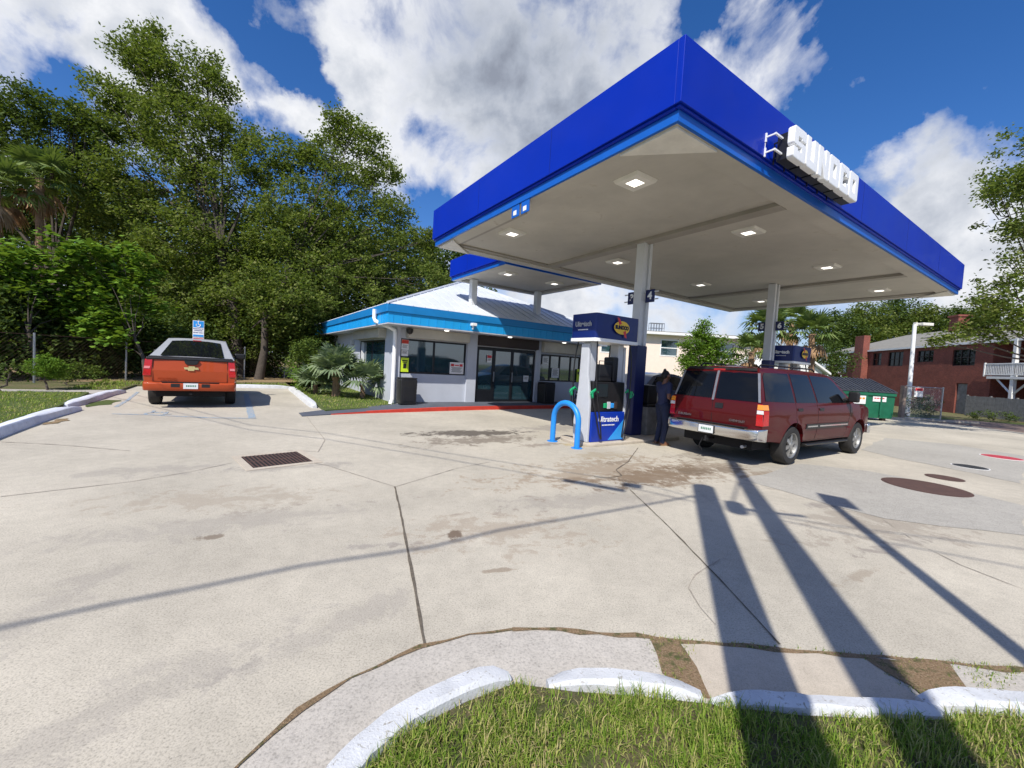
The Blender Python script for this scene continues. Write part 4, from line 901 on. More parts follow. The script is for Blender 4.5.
for (x, z, w, h, mk) in ((-.35, .98, .38, .20, 'amber'), (.62, 1.05, .32, .12, 'logored')):
    mb = MB(); mb.box(x - w, x + w, -.109, -.1045 + .02 if False else -.104, z - h, z + h); mb.v = [(a, b - .03 * 0 - .004, c) for a, b, c in mb.v]; lb = mb.build('sticker', M['paper'], dm)
    mb = MB()
    for k in range(4): mb.box(x - w * .8 + k * w * .4, x - w * .8 + k * w * .4 + w * .3, -.116, -.1135, z + h * .1, z + h * .55)
    mb.build('printing', M[mk], lb)
mb = MB()
for x in (-1.1, 1.1): mb.box(x - .08, x + .08, .1, .3, 0, .12); mb.box(x - .08, x + .08, 1.1, 1.3, 0, .12)
mb.build('skid', M['rust'], dm)
def chain(mb, A, Bp, z0, z1, step=.10, r=.0035):
    A = Vector((A[0], A[1], 0)); Bp = Vector((Bp[0], Bp[1], 0)); Lh = (Bp - A).length; h = z1 - z0; D = (Bp - A) / Lh
    k = -h
    while k < Lh:
        for s in (0, 1):
            a, b = k, k + h; za, zb = (z0, z1) if s == 0 else (z1, z0)
            if a < 0: za += (zb - za) * (-a) / h; a = 0
            if b > Lh: zb = za + (zb - za) * (Lh - a) / (b - a); b = Lh
            if b - a > .02: mb.tube([A + D * a + Vector((0, 0, za)), A + D * b + Vector((0, 0, zb))], r, 3, False)
        k += step
gt = thing('enclosure_gate', 'chain link gate panel with a red and white notice beside the dumpster', 'gate', (20.98, 22, 0))
mb = MB(); mb.tube([(0, 0, 0), (0, 0, 1.82)], .03, 8); mb.tube([(1.95, 0, 0), (1.95, 0, 1.82)], .035, 8); mb.tube([(0, 0, 1.76), (1.95, 0, 1.76)], .022, 6); mb.tube([(0, 0, .1), (1.95, 0, .1)], .022, 6); mb.build('frame', M['steel'], gt, smooth=True)
mb = MB(); chain(mb, (0, 0), (1.95, 0), .1, 1.76, .09, .005); mb.build('mesh', M['steel'], gt)
mb = MB(); mb.box(.40, .85, -.05, -.035, 1.22, 1.72); sg_ = mb.build('notice', M['paper'], gt); mb = MB(); mb.box(.42, .83, -.056, -.0505, 1.55, 1.70); mb.build('red_band', M['logored'], sg_)
mb = MB(); put_text(mb, 'NO', .13, lambda x, y, z: (x + .625, -.0565 - abs(z), 1.625 + y), .001, .004); mb.build('wording', M['signwhite'], sg_)
bp = tag(MB().box(-.10, .10, -.10, .10, 0, 1.78).build('brick_pier', M['brickpost'], bevel=.02), 'weathered brown pier between the dumpster and the chain link gate', 'pier'); bp.location = (20.84, 22, 0)
lp = thing('light_pole', 'tall white light pole with a floodlight head behind the gate', 'light pole', (24.05, 25, 0))
mb = MB(); mb.tube([(0, 0, 0), (-.10, 0, 5.5)], [.115, .095], 10); mb.build('pole', M['signwhite'], lp, smooth=True)
mb = MB(); mb.box(-.12, .0, -.1, .1, 5.4, 5.62); mb.box(.05, .22, -.03, .03, 5.5, 5.56); mb.box(.22, .85, -.2, .2, 5.45, 5.62); mb.build('lamp_head', M['lamphouse'], lp, bevel=.02)
# concrete edging beside the gate
struct('kerb', MB().box(19.2, 24.5, 21.5, 21.65, -.01, .10), M['slab'], bevel=.02)
# ================================================================== LEFT CHAIN LINK FENCE
A0 = Vector((-16.73, 14.42, 0)); DF = Vector((.72, 2.66, 0)).normalized(); fp = 2.76
cf = thing('chain_link_fence', 'grey chain link fence with slim posts along the woodland edge', 'fence', A0, atan2(DF.y, DF.x))
for k in range(-3, 6):
    mb = MB(); mb.tube([(k * fp, 0, 0), (k * fp, 0, 1.82)], .035, 8); mb.build('post', M['steel'], cf, smooth=True)
mb = MB(); mb.tube([(-3 * fp, 0, 1.76), (5 * fp, 0, 1.76)], .008, 6); mb.build('rail', M['rust'], cf)
for k in range(-3, 5):
    mb = MB(); chain(mb, (k * fp, 0), ((k + 1) * fp, 0), .06, 1.74, .13, .0013); mb.build('mesh', M['rust'], cf)
# ================================================================== POLES BEHIND THE CAMERA (their shadows cross the lot)
SD = Vector((sin(SUNAZ), cos(SUNAZ), 0)); KS = 1 / tan(SUNEL)
def base_of(tipxy, h): return Vector((tipxy[0], tipxy[1], 0)) - SD * (h * KS)
b1 = base_of((2.95, 6.12), 8.6)
p1 = thing('utility_pole', 'stout blunt topped wooden utility pole whose shadow ends short of the red vehicle', 'utility pole', b1)
mb = MB(); mb.tube([(0, 0, -.3), (0, 0, 8.6)], [.20, .155], 14); mb.build('pole', M['pine'], p1, smooth=True)
b2 = base_of((4.45, 8.15), 12.6)
p2_ = thing('utility_pole', 'tall tapering wooden utility pole with a grey transformer can', 'utility pole', b2)
p2_.rotation_euler = (0, 0, 0)
mb = MB(); mb.tube([(-.12, -.05, -.3), (0, 0, 12.6)], [.21, .10], 14); mb.build('pole', M['pine'], p2_, smooth=True)
ht = 8.9; PR = Vector((-cos(SUNAZ), sin(SUNAZ), 0))
mb = MB(); c_ = PR * .36; mb.tube([c_ + Vector((0, 0, ht - .20)), c_ + Vector((0, 0, ht + .20))], .12, 14); mb.build('transformer', M['steel'], p2_, smooth=True)
mb = MB(); mb.tube([(0, 0, ht), c_ + Vector((0, 0, ht))], .04, 6); mb.tube([c_ + Vector((0, 0, ht + .3)), Vector((0, 0, ht + 2.4)) - PR * .0], .018, 5); mb.tube([(0, 0, ht), -PR * .42 + Vector((0, 0, ht + .1))], .04, 5); mb.build('bracket', M['steel'], p2_)
q3 = [Vector((4.64, 6.09, 0)), Vector((4.92, 5.87, 0)), Vector((4.70, 5.38, 0)), Vector((4.40, 5.61, 0))]
h3 = 8.4; b3 = base_of((4.50, 5.62), h3)
p3 = thing('street_lamp', 'flat headed street lamp on a slim pole throwing the thin straight shadow', 'street lamp', b3)
mb = MB(); mb.tube([(0, 0, 0), (0, 0, h3)], [.085, .06], 10); mb.build('pole', M['steel'], p3, smooth=True)
mb = MB(); up_ = [q - SD * (h3 * KS) + Vector((0, 0, h3)) - b3 for q in q3]
mb.add([q + Vector((0, 0, .0)) for q in up_] + [q + Vector((0, 0, .08)) for q in up_], [(0, 1, 2, 3), (7, 6, 5, 4), (0, 4, 5, 1), (1, 5, 6, 2), (2, 6, 7, 3), (3, 7, 4, 0)]); mb.build('lamp_head', M['steel'], p3)
def wire(name, pts, h, r, label, sag=0, extra=None):
    ps = [Vector((q[0], q[1], 0)) for q in pts]; out = []
    for i, q in enumerate(ps): out.append(q - SD * (h * KS) + Vector((0, 0, h)))
    mb = MB(); fine = []
    for a, b in zip(out, out[1:]): fine += [a.lerp(b, j / 4) for j in range(4)]
    fine.append(out[-1]); mb.tube(fine, r, 6)
    if extra:
        a = g0(*extra[0]) - SD * (h * KS) + Vector((0, 0, h)); b = g0(*extra[1]) - SD * (h * KS) + Vector((0, 0, h)); mb.tube([a, b], extra[2], 8)
    o = mb.build(name, M['wirem']); tag(o, label, 'cable', 'overhead cables'); return o
wire('overhead_cable', [(-14, -4.5), (-8.5, -1.0), (-4.3, 1.45), g0(0, 628), g0(100, 606), g0(200, 587), g0(300, 566), g0(430, 547), g0(500, 530), g0(600, 513), g0(705, 494)], 8.5, .022, 'thickest overhead cable, ending at the stout pole and shading the open lot')
wire('overhead_cable', [(-12, 13.2), g0(250, 425), g0(325, 433), g0(440, 452), g0(560, 471), g0(640, 483), g0(740, 510), g0(830, 525), g0(1024, 549), (12, 2.0)], 9.0, .011, 'thin upper overhead cable running past the tall pole', extra=((563, 480), (625, 491), .06))
wire('overhead_cable', [(-12, 12.4), g0(250, 430), g0(325, 439), g0(440, 458), g0(535, 475), g0(640, 490), g0(760, 516), g0(900, 545), g0(1024, 568), (12, 1.0)], 8.8, .011, 'thin lower overhead cable running past the tall pole', extra=((622, 484), (642, 487), .09))
# ================================================================== VEHICLES
def interp(tab, z):
    if z <= tab[0][0]: return tab[0][1]
    for (a, b), (c, d) in zip(tab, tab[1:]):
        if z <= c: return b + (d - b) * (z - a) / (c - a)
    return tab[-1][1]
def sm(tab, z):
    return (interp(tab, z - .05) + 2 * interp(tab, z) + interp(tab, z + .05)) / 4
def grid_poly(poly, xs, zs):
    bm = bmesh.new(); vs = [bm.verts.new((x, 0, z)) for x, z in poly]; bm.faces.new(vs)
    for n, cs in (((1, 0, 0), xs), ((0, 0, 1), zs)):
        for c in cs:
            bmesh.ops.bisect_plane(bm, geom=bm.verts[:] + bm.edges[:] + bm.faces[:], plane_co=Vector(n) * c, plane_no=n)
    bmesh.ops.triangulate(bm, faces=bm.faces)
    bm.verts.index_update(); V = [(v.co.x, v.co.z) for v in bm.verts]; T = [tuple(v.index for v in f.verts) for f in bm.faces]
    B = [(e.verts[0].index, e.verts[1].index) for e in bm.edges if len(e.link_faces) == 1]; bm.free(); return V, T, B
def arc(cx, cz, r, zl, n=10):
    a = math.asin((zl - cz) / r); return [(cx + r * cos(t), cz + r * sin(t)) for t in np.linspace(a, pi - a, n)]
class Car:
    def __init__(s, root, wt, fr, rr, crown=.03, arches=(), wr=.39):
        s.r = root; s.wt = wt; s.fr = fr; s.rr = rr; s.crown = crown; s.ar = arches; s.wr = wr
    def W(s, x, z):
        w = sm(s.wt, z)
        w -= .07 * max(0, (x - s.fr) / .6) ** 2 + .035 * max(0, (s.rr - x) / .35) ** 2
        for cx in s.ar:
            d = hypot(x - cx, z - s.wr) - (s.wr + .075)
            if z > .3: w += .022 * exp(-(d / .05) ** 2) * (1 if z < 1.05 else 0)
        return w
    def body(s, name, poly, mats, xs, zs, bevel=.035, crownf=None, parent=None):
        V, T, B = grid_poly(poly, xs, zs); mb = MB(); n = len(V)
        nb = {}
        cx = sum(v[0] for v in poly) / len(poly)
        for a, b in B:
            dx, dz = V[b][0] - V[a][0], V[b][1] - V[a][1]; l = hypot(dx, dz) or 1; nx, nz = dz / l, -dx / l
            mx, mz = (V[a][0] + V[b][0]) / 2, (V[a][1] + V[b][1]) / 2
            if (nx * (mx - cx) + nz * (mz - 1.0)) < 0: nx, nz = -nx, -nz
            for q in (a, b): p = nb.get(q, (0, 0)); nb[q] = (p[0] + nx, p[1] + nz)
        fr = [-1, -.8, -.4, 0, .4, .8, 1]; vs = []
        vs += [(x, -s.W(x, z), z) for x, z in V] + [(x, s.W(x, z), z) for x, z in V]
        col = {}
        for q, (nx, nz) in nb.items():
            l = hypot(nx, nz) or 1; x, z = V[q]; w = s.W(x, z)
            c = s.crown if z > .56 and not any(hypot(x - a, z - s.wr) < s.wr + .12 for a in s.ar) else 0
            col[q] = [q] + [len(vs) + i for i in range(5)] + [n + q]
            for t in fr[1:-1]: k = c * (1 - t * t); vs.append((x + nx / l * k, t * w, z + nz / l * k))
        fs = [t for t in T] + [tuple(n + i for i in t[::-1]) for t in T]
        for a, b in B: fs += [(col[a][i], col[b][i], col[b][i + 1], col[a][i + 1]) for i in range(6)]
        mb.add(vs, fs); return mb.build(name, mats, parent or s.r, bevel=bevel, seg=3)
    def side(s, name, poly, m, off=.006, both=True, parent=None, sides=(1, -1), zs=None):
        o = None
        for sd in sides:
            V, T, B = grid_poly(poly, [i * .4 + .013 for i in range(-4, 12)], zs or [.5, .6, .7, .8, .9, 1, 1.1, 1.2, 1.3, 1.4, 1.5, 1.6, 1.7, 1.8]); mb = MB(); n = len(V)
            mb.add([(x, sd * (s.W(x, z) + off), z) for x, z in V] + [(x, sd * (s.W(x, z) - .01), z) for x, z in V], T + [(a, b, n + b, n + a) for a, b in B])
            o = mb.build(name, m, parent or s.r, smooth=True)
        return o
    def gap(s, pts, w=.007, parent=None, name='door_gap', sides=(1, -1)):
        for sd in sides:
            mb = MB(); fine = []
            for a, b in zip(pts, pts[1:]):
                n = max(1, int(hypot(b[0] - a[0], b[1] - a[1]) / .08)); fine += [(a[0] + (b[0] - a[0]) * j / n, a[1] + (b[1] - a[1]) * j / n) for j in range(n)]
            fine.append(pts[-1]); mb.tube([(x, sd * (s.W(x, z) + .0005), z) for x, z in fine], w / 2, 4); mb.build(name, M['dark'], parent or s.r)
    def rear(s, name, poly, m, rx, off=.008, parent=None, depth=.012, crown=None):
        """poly in (y, z) on the rear skin; rx = table z -> x"""
        c = s.crown if crown is None else crown
        V, T, B = grid_poly(poly, [i * .2 for i in range(-5, 6)], [.5, .7, .9, 1.1, 1.3, 1.5, 1.7]); n = len(V); mb = MB()
        f = lambda y, z, o: (interp(rx, z) - c * (1 - min(1, abs(y) / interp(s.wt, z)) ** 2) - o, y, z)
        mb.add([f(y, z, off) for y, z in V] + [f(y, z, off - depth) for y, z in V], T + [(a, b, n + b, n + a) for a, b in B])
        return mb.build(name, m, parent or s.r, smooth=True)
    def wheel(s, x, y, spokes=6, r=None, label=None):
        r = r or s.wr; sd = 1 if y > 0 else -1; w = .125
        mb = MB(); f = lambda a, b, h: (x + a, y + h * sd, r + b)
        mb.lathe([(r * .62, -w), (r * .93, -w), (r * .985, -w * .8), (r, -w * .5), (r, w * .5), (r * .985, w * .8), (r * .93, w), (r * .80, w * 1.06), (r * .62, w * .98)], f, 36)
        wh = mb.build('wheel', M['rubber'], s.r, smooth=True)
        mb = MB(); mb.lathe([(r * .63, w), (r * .645, w * 1.02), (r * .61, w * .95), (r * .58, w * .5), (r * .55, -w * .3), (0, -w * .3)], f, 36)
        mb.lathe([(r * .19, w * .55), (r * .17, w * .95), (r * .10, w * 1.0), (0, w * 1.0)], f, 16)
        for k in range(spokes):
            a = 2 * pi * k / spokes + .3; d = Vector((cos(a), sin(a))); p = Vector((-d.y, d.x)); vs = []
            for rad, ww, h0 in ((.12, .075, w * .9), (.60, .10, w * .72)):
                for sg in (-1, 1):
                    q = d * rad * r + p * sg * ww * r; vs += [f(q.x, q.y, h0), f(q.x, q.y, h0 - .04)]
            mb.add(vs, [(0, 2, 6, 4), (0, 4, 5, 1), (2, 3, 7, 6), (4, 6, 7, 5)])
        mb.build('rim', M['alloy'], wh, smooth=True, recalc=True)
        mb = MB(); mb.lathe([(r * .56, w * .28), (0, w * .28)], f, 24); mb.build('spoke_gap_shade', M['dark'], wh)  # dark disc paints the shade between the spokes
    def box(s, name, m, x0, x1, y0, y1, z0, z1, bevel=.01, parent=None, label=None):
        mb = MB(); mb.box(x0, x1, y0, y1, z0, z1); o = mb.build(name, M[m], parent or s.r, bevel=bevel)
        if label: o['label'] = label
        return o
GX = [i * .25 + .07 for i in range(-6, 18)]; GZ = [.5, .6, .7, .8, .9, 1.0, 1.1, 1.18, 1.25, 1.4, 1.55, 1.7, 1.8]
# ---------------- maroon SUV
SUVP = Vector((5.537, 8.212, 0)); SUVA = .572
lf = Vector((-sin(SUVA), cos(SUVA), 0))
sv = thing('passenger_car', 'dark red four door wagon parked beside the pumps, seen from behind', 'car', SUVP + lf * .87, SUVA)
sv['category'] = 'suv'
C = Car(sv, [(.40, .93), (.6, .975), (.85, .995), (1.05, .99), (1.2, .955), (1.35, .915), (1.8, .765), (1.9, .70)], 3.5, -.9, .03, (0, 3.3), .385)
RX = [(.45, -1.16), (.95, -1.19), (1.2, -1.17), (1.78, -1.04), (1.85, -.98)]
poly = [(-1.16, .52), (-1.19, .95), (-1.17, 1.20), (-1.04, 1.78), (-.97, 1.85), (-.6, 1.88), (.6, 1.89), (1.6, 1.87), (1.98, 1.83), (2.16, 1.76), (2.92, 1.27), (3.1, 1.21), (3.6, 1.18), (4.0, 1.10), (4.12, 1.02), (4.17, .7), (4.14, .48), (3.3 + .46, .45)]
poly += arc(3.3, .385, .465, .45) + [(3.3 - .465, .43), (.47, .43)] + arc(0, .385, .465, .45) + [(-.47, .47)]
body = C.body('body', poly, M['maroon'], GX, GZ, bevel=.03)
mb = MB(); mb.box(-1.0, 3.95, -.72, .72, .30, .62); mb.box(.55, 2.75, -.86, .86, .3, .5); mb.build('underbody', M['dark'], sv)
for x in (0, 3.3):
    for y in (-.855, .855): C.wheel(x, y, 6)
# side glass
C.side('side_window', [(-1.07, 1.26), (-.97, 1.72), (-.88, 1.785), (.03, 1.80), (.03, 1.235)], M['carglass'])
C.side('side_window', [(.115, 1.235), (.115, 1.80), (.92, 1.80), (1.00, 1.235)], M['carglass'])
C.side('side_window', [(1.08, 1.235), (1.0, 1.80), (1.90, 1.785), (2.10, 1.71), (2.72, 1.30), (2.72, 1.235)], M['carglass'])
C.gap([(.08, .50), (.075, 1.2), (.075, 1.82)]); C.gap([(1.06, .45), (1.04, 1.2), (.95, 1.82)]); C.gap([(2.60, .46), (2.66, .8), (2.80, 1.28)]); C.gap([(.08, .50), (.5, .45), (2.6, .46)]); C.gap([(.075, 1.82), (1.9, 1.815)])
# windscreen
mb = MB(); ws = [(2.86, -.80, 1.325), (2.86, .80, 1.325), (2.19, .70, 1.76), (2.19, -.70, 1.76)]; mb.add([(a + .02, b, c + .022) for a, b, c in ws], [(0, 1, 2, 3)]); mb.build('windscreen', M['carglass'], sv)
# rear doors glass, gaps
for s_, pl in ((1, [(.04, 1.235), (.86, 1.235), (.735, 1.80), (.04, 1.80)]), (-1, [(-.86, 1.235), (-.04, 1.235), (-.04, 1.80), (-.735, 1.80)])):
    C.rear('rear_window', pl, M['carglass'], RX)
C.rear('door_divider', [(-.022, 1.20), (.022, 1.20), (.022, 1.79), (-.022, 1.79)], M['alloy'], RX, .016)
for s_ in (1, -1):
    C.rear('pillar_trim', [(s_ * .905, 1.23), (s_ * .865, 1.23), (s_ * .75, 1.77), (s_ * .79, 1.77)][::s_], M['alloy'], RX, .012)
    tl = C.rear('tail_light', [(s_ * .985, .80), (s_ * .86, .80), (s_ * .86, 1.20), (s_ * .945, 1.20)][::s_], M['red'], RX, .012, crown=.03)
    C.rear('indicator_lens', [(s_ * .972, 1.10), (s_ * .865, 1.10), (s_ * .865, 1.19), (s_ * .955, 1.19)][::s_], M['amber'], RX, .018, parent=tl)
    C.rear('reversing_lens', [(s_ * .98, 1.02), (s_ * .865, 1.02), (s_ * .865, 1.085), (s_ * .972, 1.085)][::s_], M['lensw'], RX, .018, parent=tl)
    C.side('tail_light', [(-1.155, .80), (-1.02, .80), (-1.02, 1.08), (-1.155, 1.08)], M['red'], .008, sides=(s_,)) if False else None
    mb = MB(); mb.box(-1.175, -1.0, s_ * .955 - .03, s_ * .955 + .035, .80, 1.08); mb.v = [(x, s_ * (C.W(x, z) + .006) if abs(y) > .955 else y * .99, z) for x, y, z in mb.v]; mb.build('side_lens', M['red'], tl, bevel=.01)
    mb = MB(); mb.box(-1.165, -1.0, s_ * .955 - .03, s_ * .955 + .035, 1.09, 1.19); mb.v = [(x, s_ * (C.W(x, z) + .006) if abs(y) > .955 else y * .98, z) for x, y, z in mb.v]; mb.build('side_indicator', M['amber'], tl, bevel=.01)
C.rear('door_gap', [(-.004, .62), (.004, .62), (.004, 1.2), (-.004, 1.2)], M['dark'], RX, .004)
C.rear('door_gap', [(-.86, .61), (.86, .61), (.86, .618), (-.86, .618)], M['dark'], RX, .004)
C.rear('roof_edge_dark_strip', [(-.72, 1.812), (.72, 1.812), (.70, 1.862), (-.70, 1.862)], M['black'], RX, .02)  # black strip added to darken the bright trailing edge of the roof
dh = C.rear('door_handle', [(-.22, 1.05), (-.06, 1.05), (-.06, 1.15), (-.22, 1.15)], M['black'], RX, .010)
def badge(car, s, y, z, size, xo, m, col='alloy', name='badge'):
    mb = MB(); put_text(mb, s, size, lambda a, b, c: (xo - abs(c), y - a, z + b), .002, .002); return mb.build(name, M[col], car)
badge(sv, 'SUBURBAN', .60, .84, .062, -1.222, 'alloy'); badge(sv, 'CHEVROLET', -.52, .84, .055, -1.222, 'alloy')
# rear bumper
mb = MB(); prof = [(-1.17, .50), (-1.33, .52), (-1.36, .58), (-1.36, .70), (-1.33, .735), (-1.15, .745)]
ys = [-.99, -.95, -.80, -.42, .42, .80, .95, .99]; ds = [.24, .08, .02, 0, 0, .02, .08, .24]; vs = []
for y, d in zip(ys, ds): vs += [(x + d * (1 if x < -1.2 else .6), y, z) for x, z in prof]
n = len(prof); mb.add(vs, [(i * n + j, i * n + (j + 1) % n, (i + 1) * n + (j + 1) % n, (i + 1) * n + j) for i in range(7) for j in range(n)] + [tuple(range(n)), tuple(7 * n + j for j in range(n - 1, -1, -1))])
bp_ = mb.build('rear_bumper', M['chrome'], sv, bevel=.012)
mb = MB(); mb.box(-1.34, -1.18, -.72, .72, .742, .752); mb.box(-1.375, -1.358, -.17, .17, .535, .70); mb.build('step_pad', M['black'], bp_)
mb = MB(); mb.box(-1.384, -1.376, -.155, .155, .545, .69); pl_ = mb.build('licence_plate', M['plateback'], bp_, bevel=.003)
mb = MB()
for k in range(6): mb.box(-1.388, -1.3845, -.11 + k * .037, -.11 + k * .037 + .022, .60, .645)
mb.build('plate_marks', M['plategreen'], pl_)
mb = MB(); mb.tube([(-1.1, 0, .42), (-1.30, 0, .42)], .035, 6); mb.tube([(-1.36, 0, .40), (-1.36, 0, .48)], .02, 8); mb.box(-1.38, -1.25, -.03, .03, .38, .405); mb.tube([(-1.3, .1, .42), (-1.36, .13, .26), (-1.34, .07, .18)], .008, 5); mb.build('tow_hitch', M['black'], sv)
mb = MB(); mb.tube([(-.6, -.55, .36), (-1.16, -.62, .36)], .032, 8); mb.build('exhaust', M['steel'], sv)
# side trims, handles, mirrors, running boards, rails
for s_ in (1, -1):
    C.side('side_moulding', [(.52, .70), (2.62, .70), (2.62, .80), (.52, .80)], M['black'], .018, sides=(s_,), zs=[.75])
    C.side('moulding_strip', [(.56, .735), (1.02, .735), (1.02, .765), (.56, .765)], M['chrome'], .024, sides=(s_,), zs=[.75]); C.side('moulding_strip', [(1.12, .735), (2.58, .735), (2.58, .765), (1.12, .765)], M['chrome'], .024, sides=(s_,), zs=[.75])
    for x in (.22, 1.2):
        y = s_ * C.W(x, 1.10); mb = MB(); mb.box(x - .09, x + .11, y - .01, y + .022 * s_ if s_ > 0 else y + .01, 1.075, 1.125) if s_ > 0 else mb.box(x - .09, x + .11, y - .022, y + .01, 1.075, 1.125); mb.build('door_handle', M['black'], sv, bevel=.01)
    mb = MB(); a, b = sorted((s_ * .80, s_ * 1.0)); mb.box(.60, 2.72, a, b, .34, .39); mb.build('running_board', M['black'], sv, bevel=.02)
    y = s_ * .93; mb = MB(); a, b = sorted((y, y + s_ * .26)); mb.box(2.50, 2.62, a + (.06 if s_ > 0 else 0), b - (0 if s_ > 0 else .06), 1.26, 1.50); mb.box(2.54, 2.6, min(y - s_ * .05, y + s_ * .1), max(y - s_ * .05, y + s_ * .1), 1.27, 1.33); mb.build('wing_mirror', M['black'], sv, bevel=.03)
    y = s_ * .60; mb = MB(); mb.tube([(-.75, y, 1.89), (-.65, y, 1.945), (1.55, y, 1.945), (1.65, y, 1.90)], .018, 6); mb.build('roof_rail', M['black'], sv)
    mb = MB(); a, b = sorted((s_ * .62, s_ * .90)); mb.box(4.06, 4.135, a, b, .80, 1.02); mb.build('headlight', M['lensw'], sv, bevel=.02)
mb = MB(); mb.box(4.12, 4.26, -.95, .95, .46, .70); mb.build('front_bumper', M['chrome'], sv, bevel=.04)
mb = MB(); mb.box(4.10, 4.16, -.60, .60, .78, 1.02); mb.build('grille', M['black'], sv, bevel=.02)
mb = MB(); mb.box(-1.06, -1.02, -.12, .12, 1.80, 1.83); mb.build('brake_light', M['red'], sv)
# ---------------- orange pickup
tk = uthing('pickup_truck', 'orange four door pickup with silver roof pillars parked in the disabled bay, seen from behind', 'pickup truck', -.99, 15.10, 0, rot=pi / 2)
K = Car(tk, [(.40, .93), (.6, .975), (.85, 1.0), (1.05, .995), (1.28, .965), (1.4, .90), (1.75, .74), (1.9, .68)], 3.5, -.85, .03, (0, 3.3), .40)
RT = [(.45, -1.13), (.62, -1.15), (1.0, -1.17), (1.30, -1.15), (1.4, -1.1)]
poly = [(-1.14, .60), (-1.17, 1.0), (-1.14, 1.30), (.3, 1.31), (2.0, 1.31), (2.9, 1.26), (3.1, 1.22), (3.9, 1.14), (4.1, 1.02), (4.17, .7), (4.1, .48), (3.78, .47)] + arc(3.3, .40, .48, .47) + [(2.82, .45), (.48, .45)] + arc(0, .40, .48, .47) + [(-.48, .55)]
K.body('body', poly, M['orange'], GX, GZ, bevel=.03)
cab = K.body('cab', [(-.85, 1.315), (.55, 1.80), (.75, 1.865), (1.4, 1.885), (1.9, 1.85), (2.1, 1.78), (2.85, 1.30), (2.8, 1.312)], M['silver'], GX, [1.4, 1.5, 1.6, 1.7, 1.8], bevel=.03); cab['label'] = 'silver grey cab roof and rear pillars, sky reflection in their colour'
mb = MB(); f = lambda y, t, o=.03: (-.80 + 1.38 * t - o * .33, y * (1 - .20 * t), 1.335 + .475 * t + o + .022 * (1 - (y / .8) ** 2))
pl = [(-.70, .03), (-.35, .03), (0, .03), (.35, .03), (.70, .03), (.70, .9), (.35, .94), (0, .95), (-.35, .94), (-.70, .9)]
mb.add([f(a, b) for a, b in pl], [(0, 1, 8, 9), (1, 2, 7, 8), (2, 3, 6, 7), (3, 4, 5, 6)]); mb.build('rear_window', M['carglass'], tk)
K.side('side_window', [(.75, 1.36), (.85, 1.74), (1.30, 1.77), (1.35, 1.36)], M['carglass']); K.side('side_window', [(1.45, 1.36), (1.42, 1.77), (1.85, 1.75), (2.55, 1.38), (2.55, 1.36)], M['carglass'])
mb = MB(); mb.box(-1.13, -.2, -.90, .90, 1.325, 1.365); mb.build('bed_cover', M['black'], tk, bevel=.02)
mb = MB(); mb.box(-1.19, -1.10, -.93, .93, 1.275, 1.335); mb.build('tailgate_cap', M['black'], tk, bevel=.02)
mb = MB(); mb.prism([(-.16, 1.28), (.16, 1.28), (.13, 1.19), (.08, 1.165), (-.08, 1.165), (-.13, 1.19)], lambda q, k: (k, q[0], q[1]), -1.225, -1.18); mb.build('tailgate_handle', M['black'], tk, bevel=.01)
for s_ in (1, -1):
    K.rear('tail_light', [(s_ * .985, .86), (s_ * .83, .86), (s_ * .80, 1.28), (s_ * .945, 1.28)][::s_], M['red'], RT, .014)
    K.rear('reversing_lens', [(s_ * .965, 1.04), (s_ * .85, 1.04), (s_ * .84, 1.10), (s_ * .955, 1.10)][::s_], M['pinklens'], RT, .020)
    mb = MB(); a, b = sorted((s_ * .93, s_ * 1.24)); mb.box(2.35, 2.47, a, b, 1.30, 1.50); mb.build('wing_mirror', M['black'], tk, bevel=.04)
    K.rear('tailgate_gap', [(s_ * .79, .70), (s_ * .783, .70), (s_ * .783, 1.27), (s_ * .79, 1.27)][::s_], M['dark'], RT, .004)
    K.box('headlight', 'lensw', 4.0, 4.12, *sorted((s_ * .62, s_ * .9)), .85, 1.02, .02)
K.rear('tailgate_gap', [(-.79, .70), (.79, .70), (.79, .708), (-.79, .708)], M['dark'], RT, .004)
for a, b in ((.14, 0), (-.14, 0)): pass
mb = MB(); bt = [(-.20, -.035), (-.07, -.035), (-.08, -.075), (.085, -.075), (.095, -.035), (.18, -.035), (.20, .035), (.07, .035), (.08, .075), (-.085, .075), (-.095, .035), (-.18, .035)]
mb.prism([(a * .8, b * .8) for a, b in bt], lambda q, k: (k, q[0], 1.07 + q[1]), -1.222, -1.205); mb.build('bow_tie_badge', M['gold'], tk)
badge(tk, 'AVALANCHE', .50, .78, .065, -1.196, 'orange', 'orange')
# bumper
mb = MB(); prof = [(-1.12, .46), (-1.27, .48), (-1.31, .56), (-1.31, .66), (-1.27, .695), (-1.10, .70)]; vs = []
for y, d in zip(ys, ds): vs += [(x + d * (1 if x < -1.2 else .6), y * 1.01, z) for x, z in prof]
mb.add(vs, [(i * n + j, i * n + (j + 1) % n, (i + 1) * n + (j + 1) % n, (i + 1) * n + j) for i in range(7) for j in range(n)] + [tuple(range(n)), tuple(7 * n + j for j in range(n - 1, -1, -1))])
bb = mb.build('rear_bumper', M['orange'], tk, bevel=.015)
mb = MB(); mb.box(-1.30, -1.15, -.60, .60, .693, .708)
for y in (-.32, .32): mb.box(-1.316, -1.25, y - .09, y + .09, .575, .665)
mb.build('step_pad', M['black'], bb)
mb = MB(); mb.box(-1.328, -1.316, -.155, .155, .535, .68); pl_ = mb.build('licence_plate', M['plateback'], bb)
mb = MB()
for k in range(6): mb.box(-1.332, -1.3285, -.11 + k * .037, -.11 + k * .037 + .022, .59, .635)
mb.build('plate_marks', M['plategreen'], pl_)
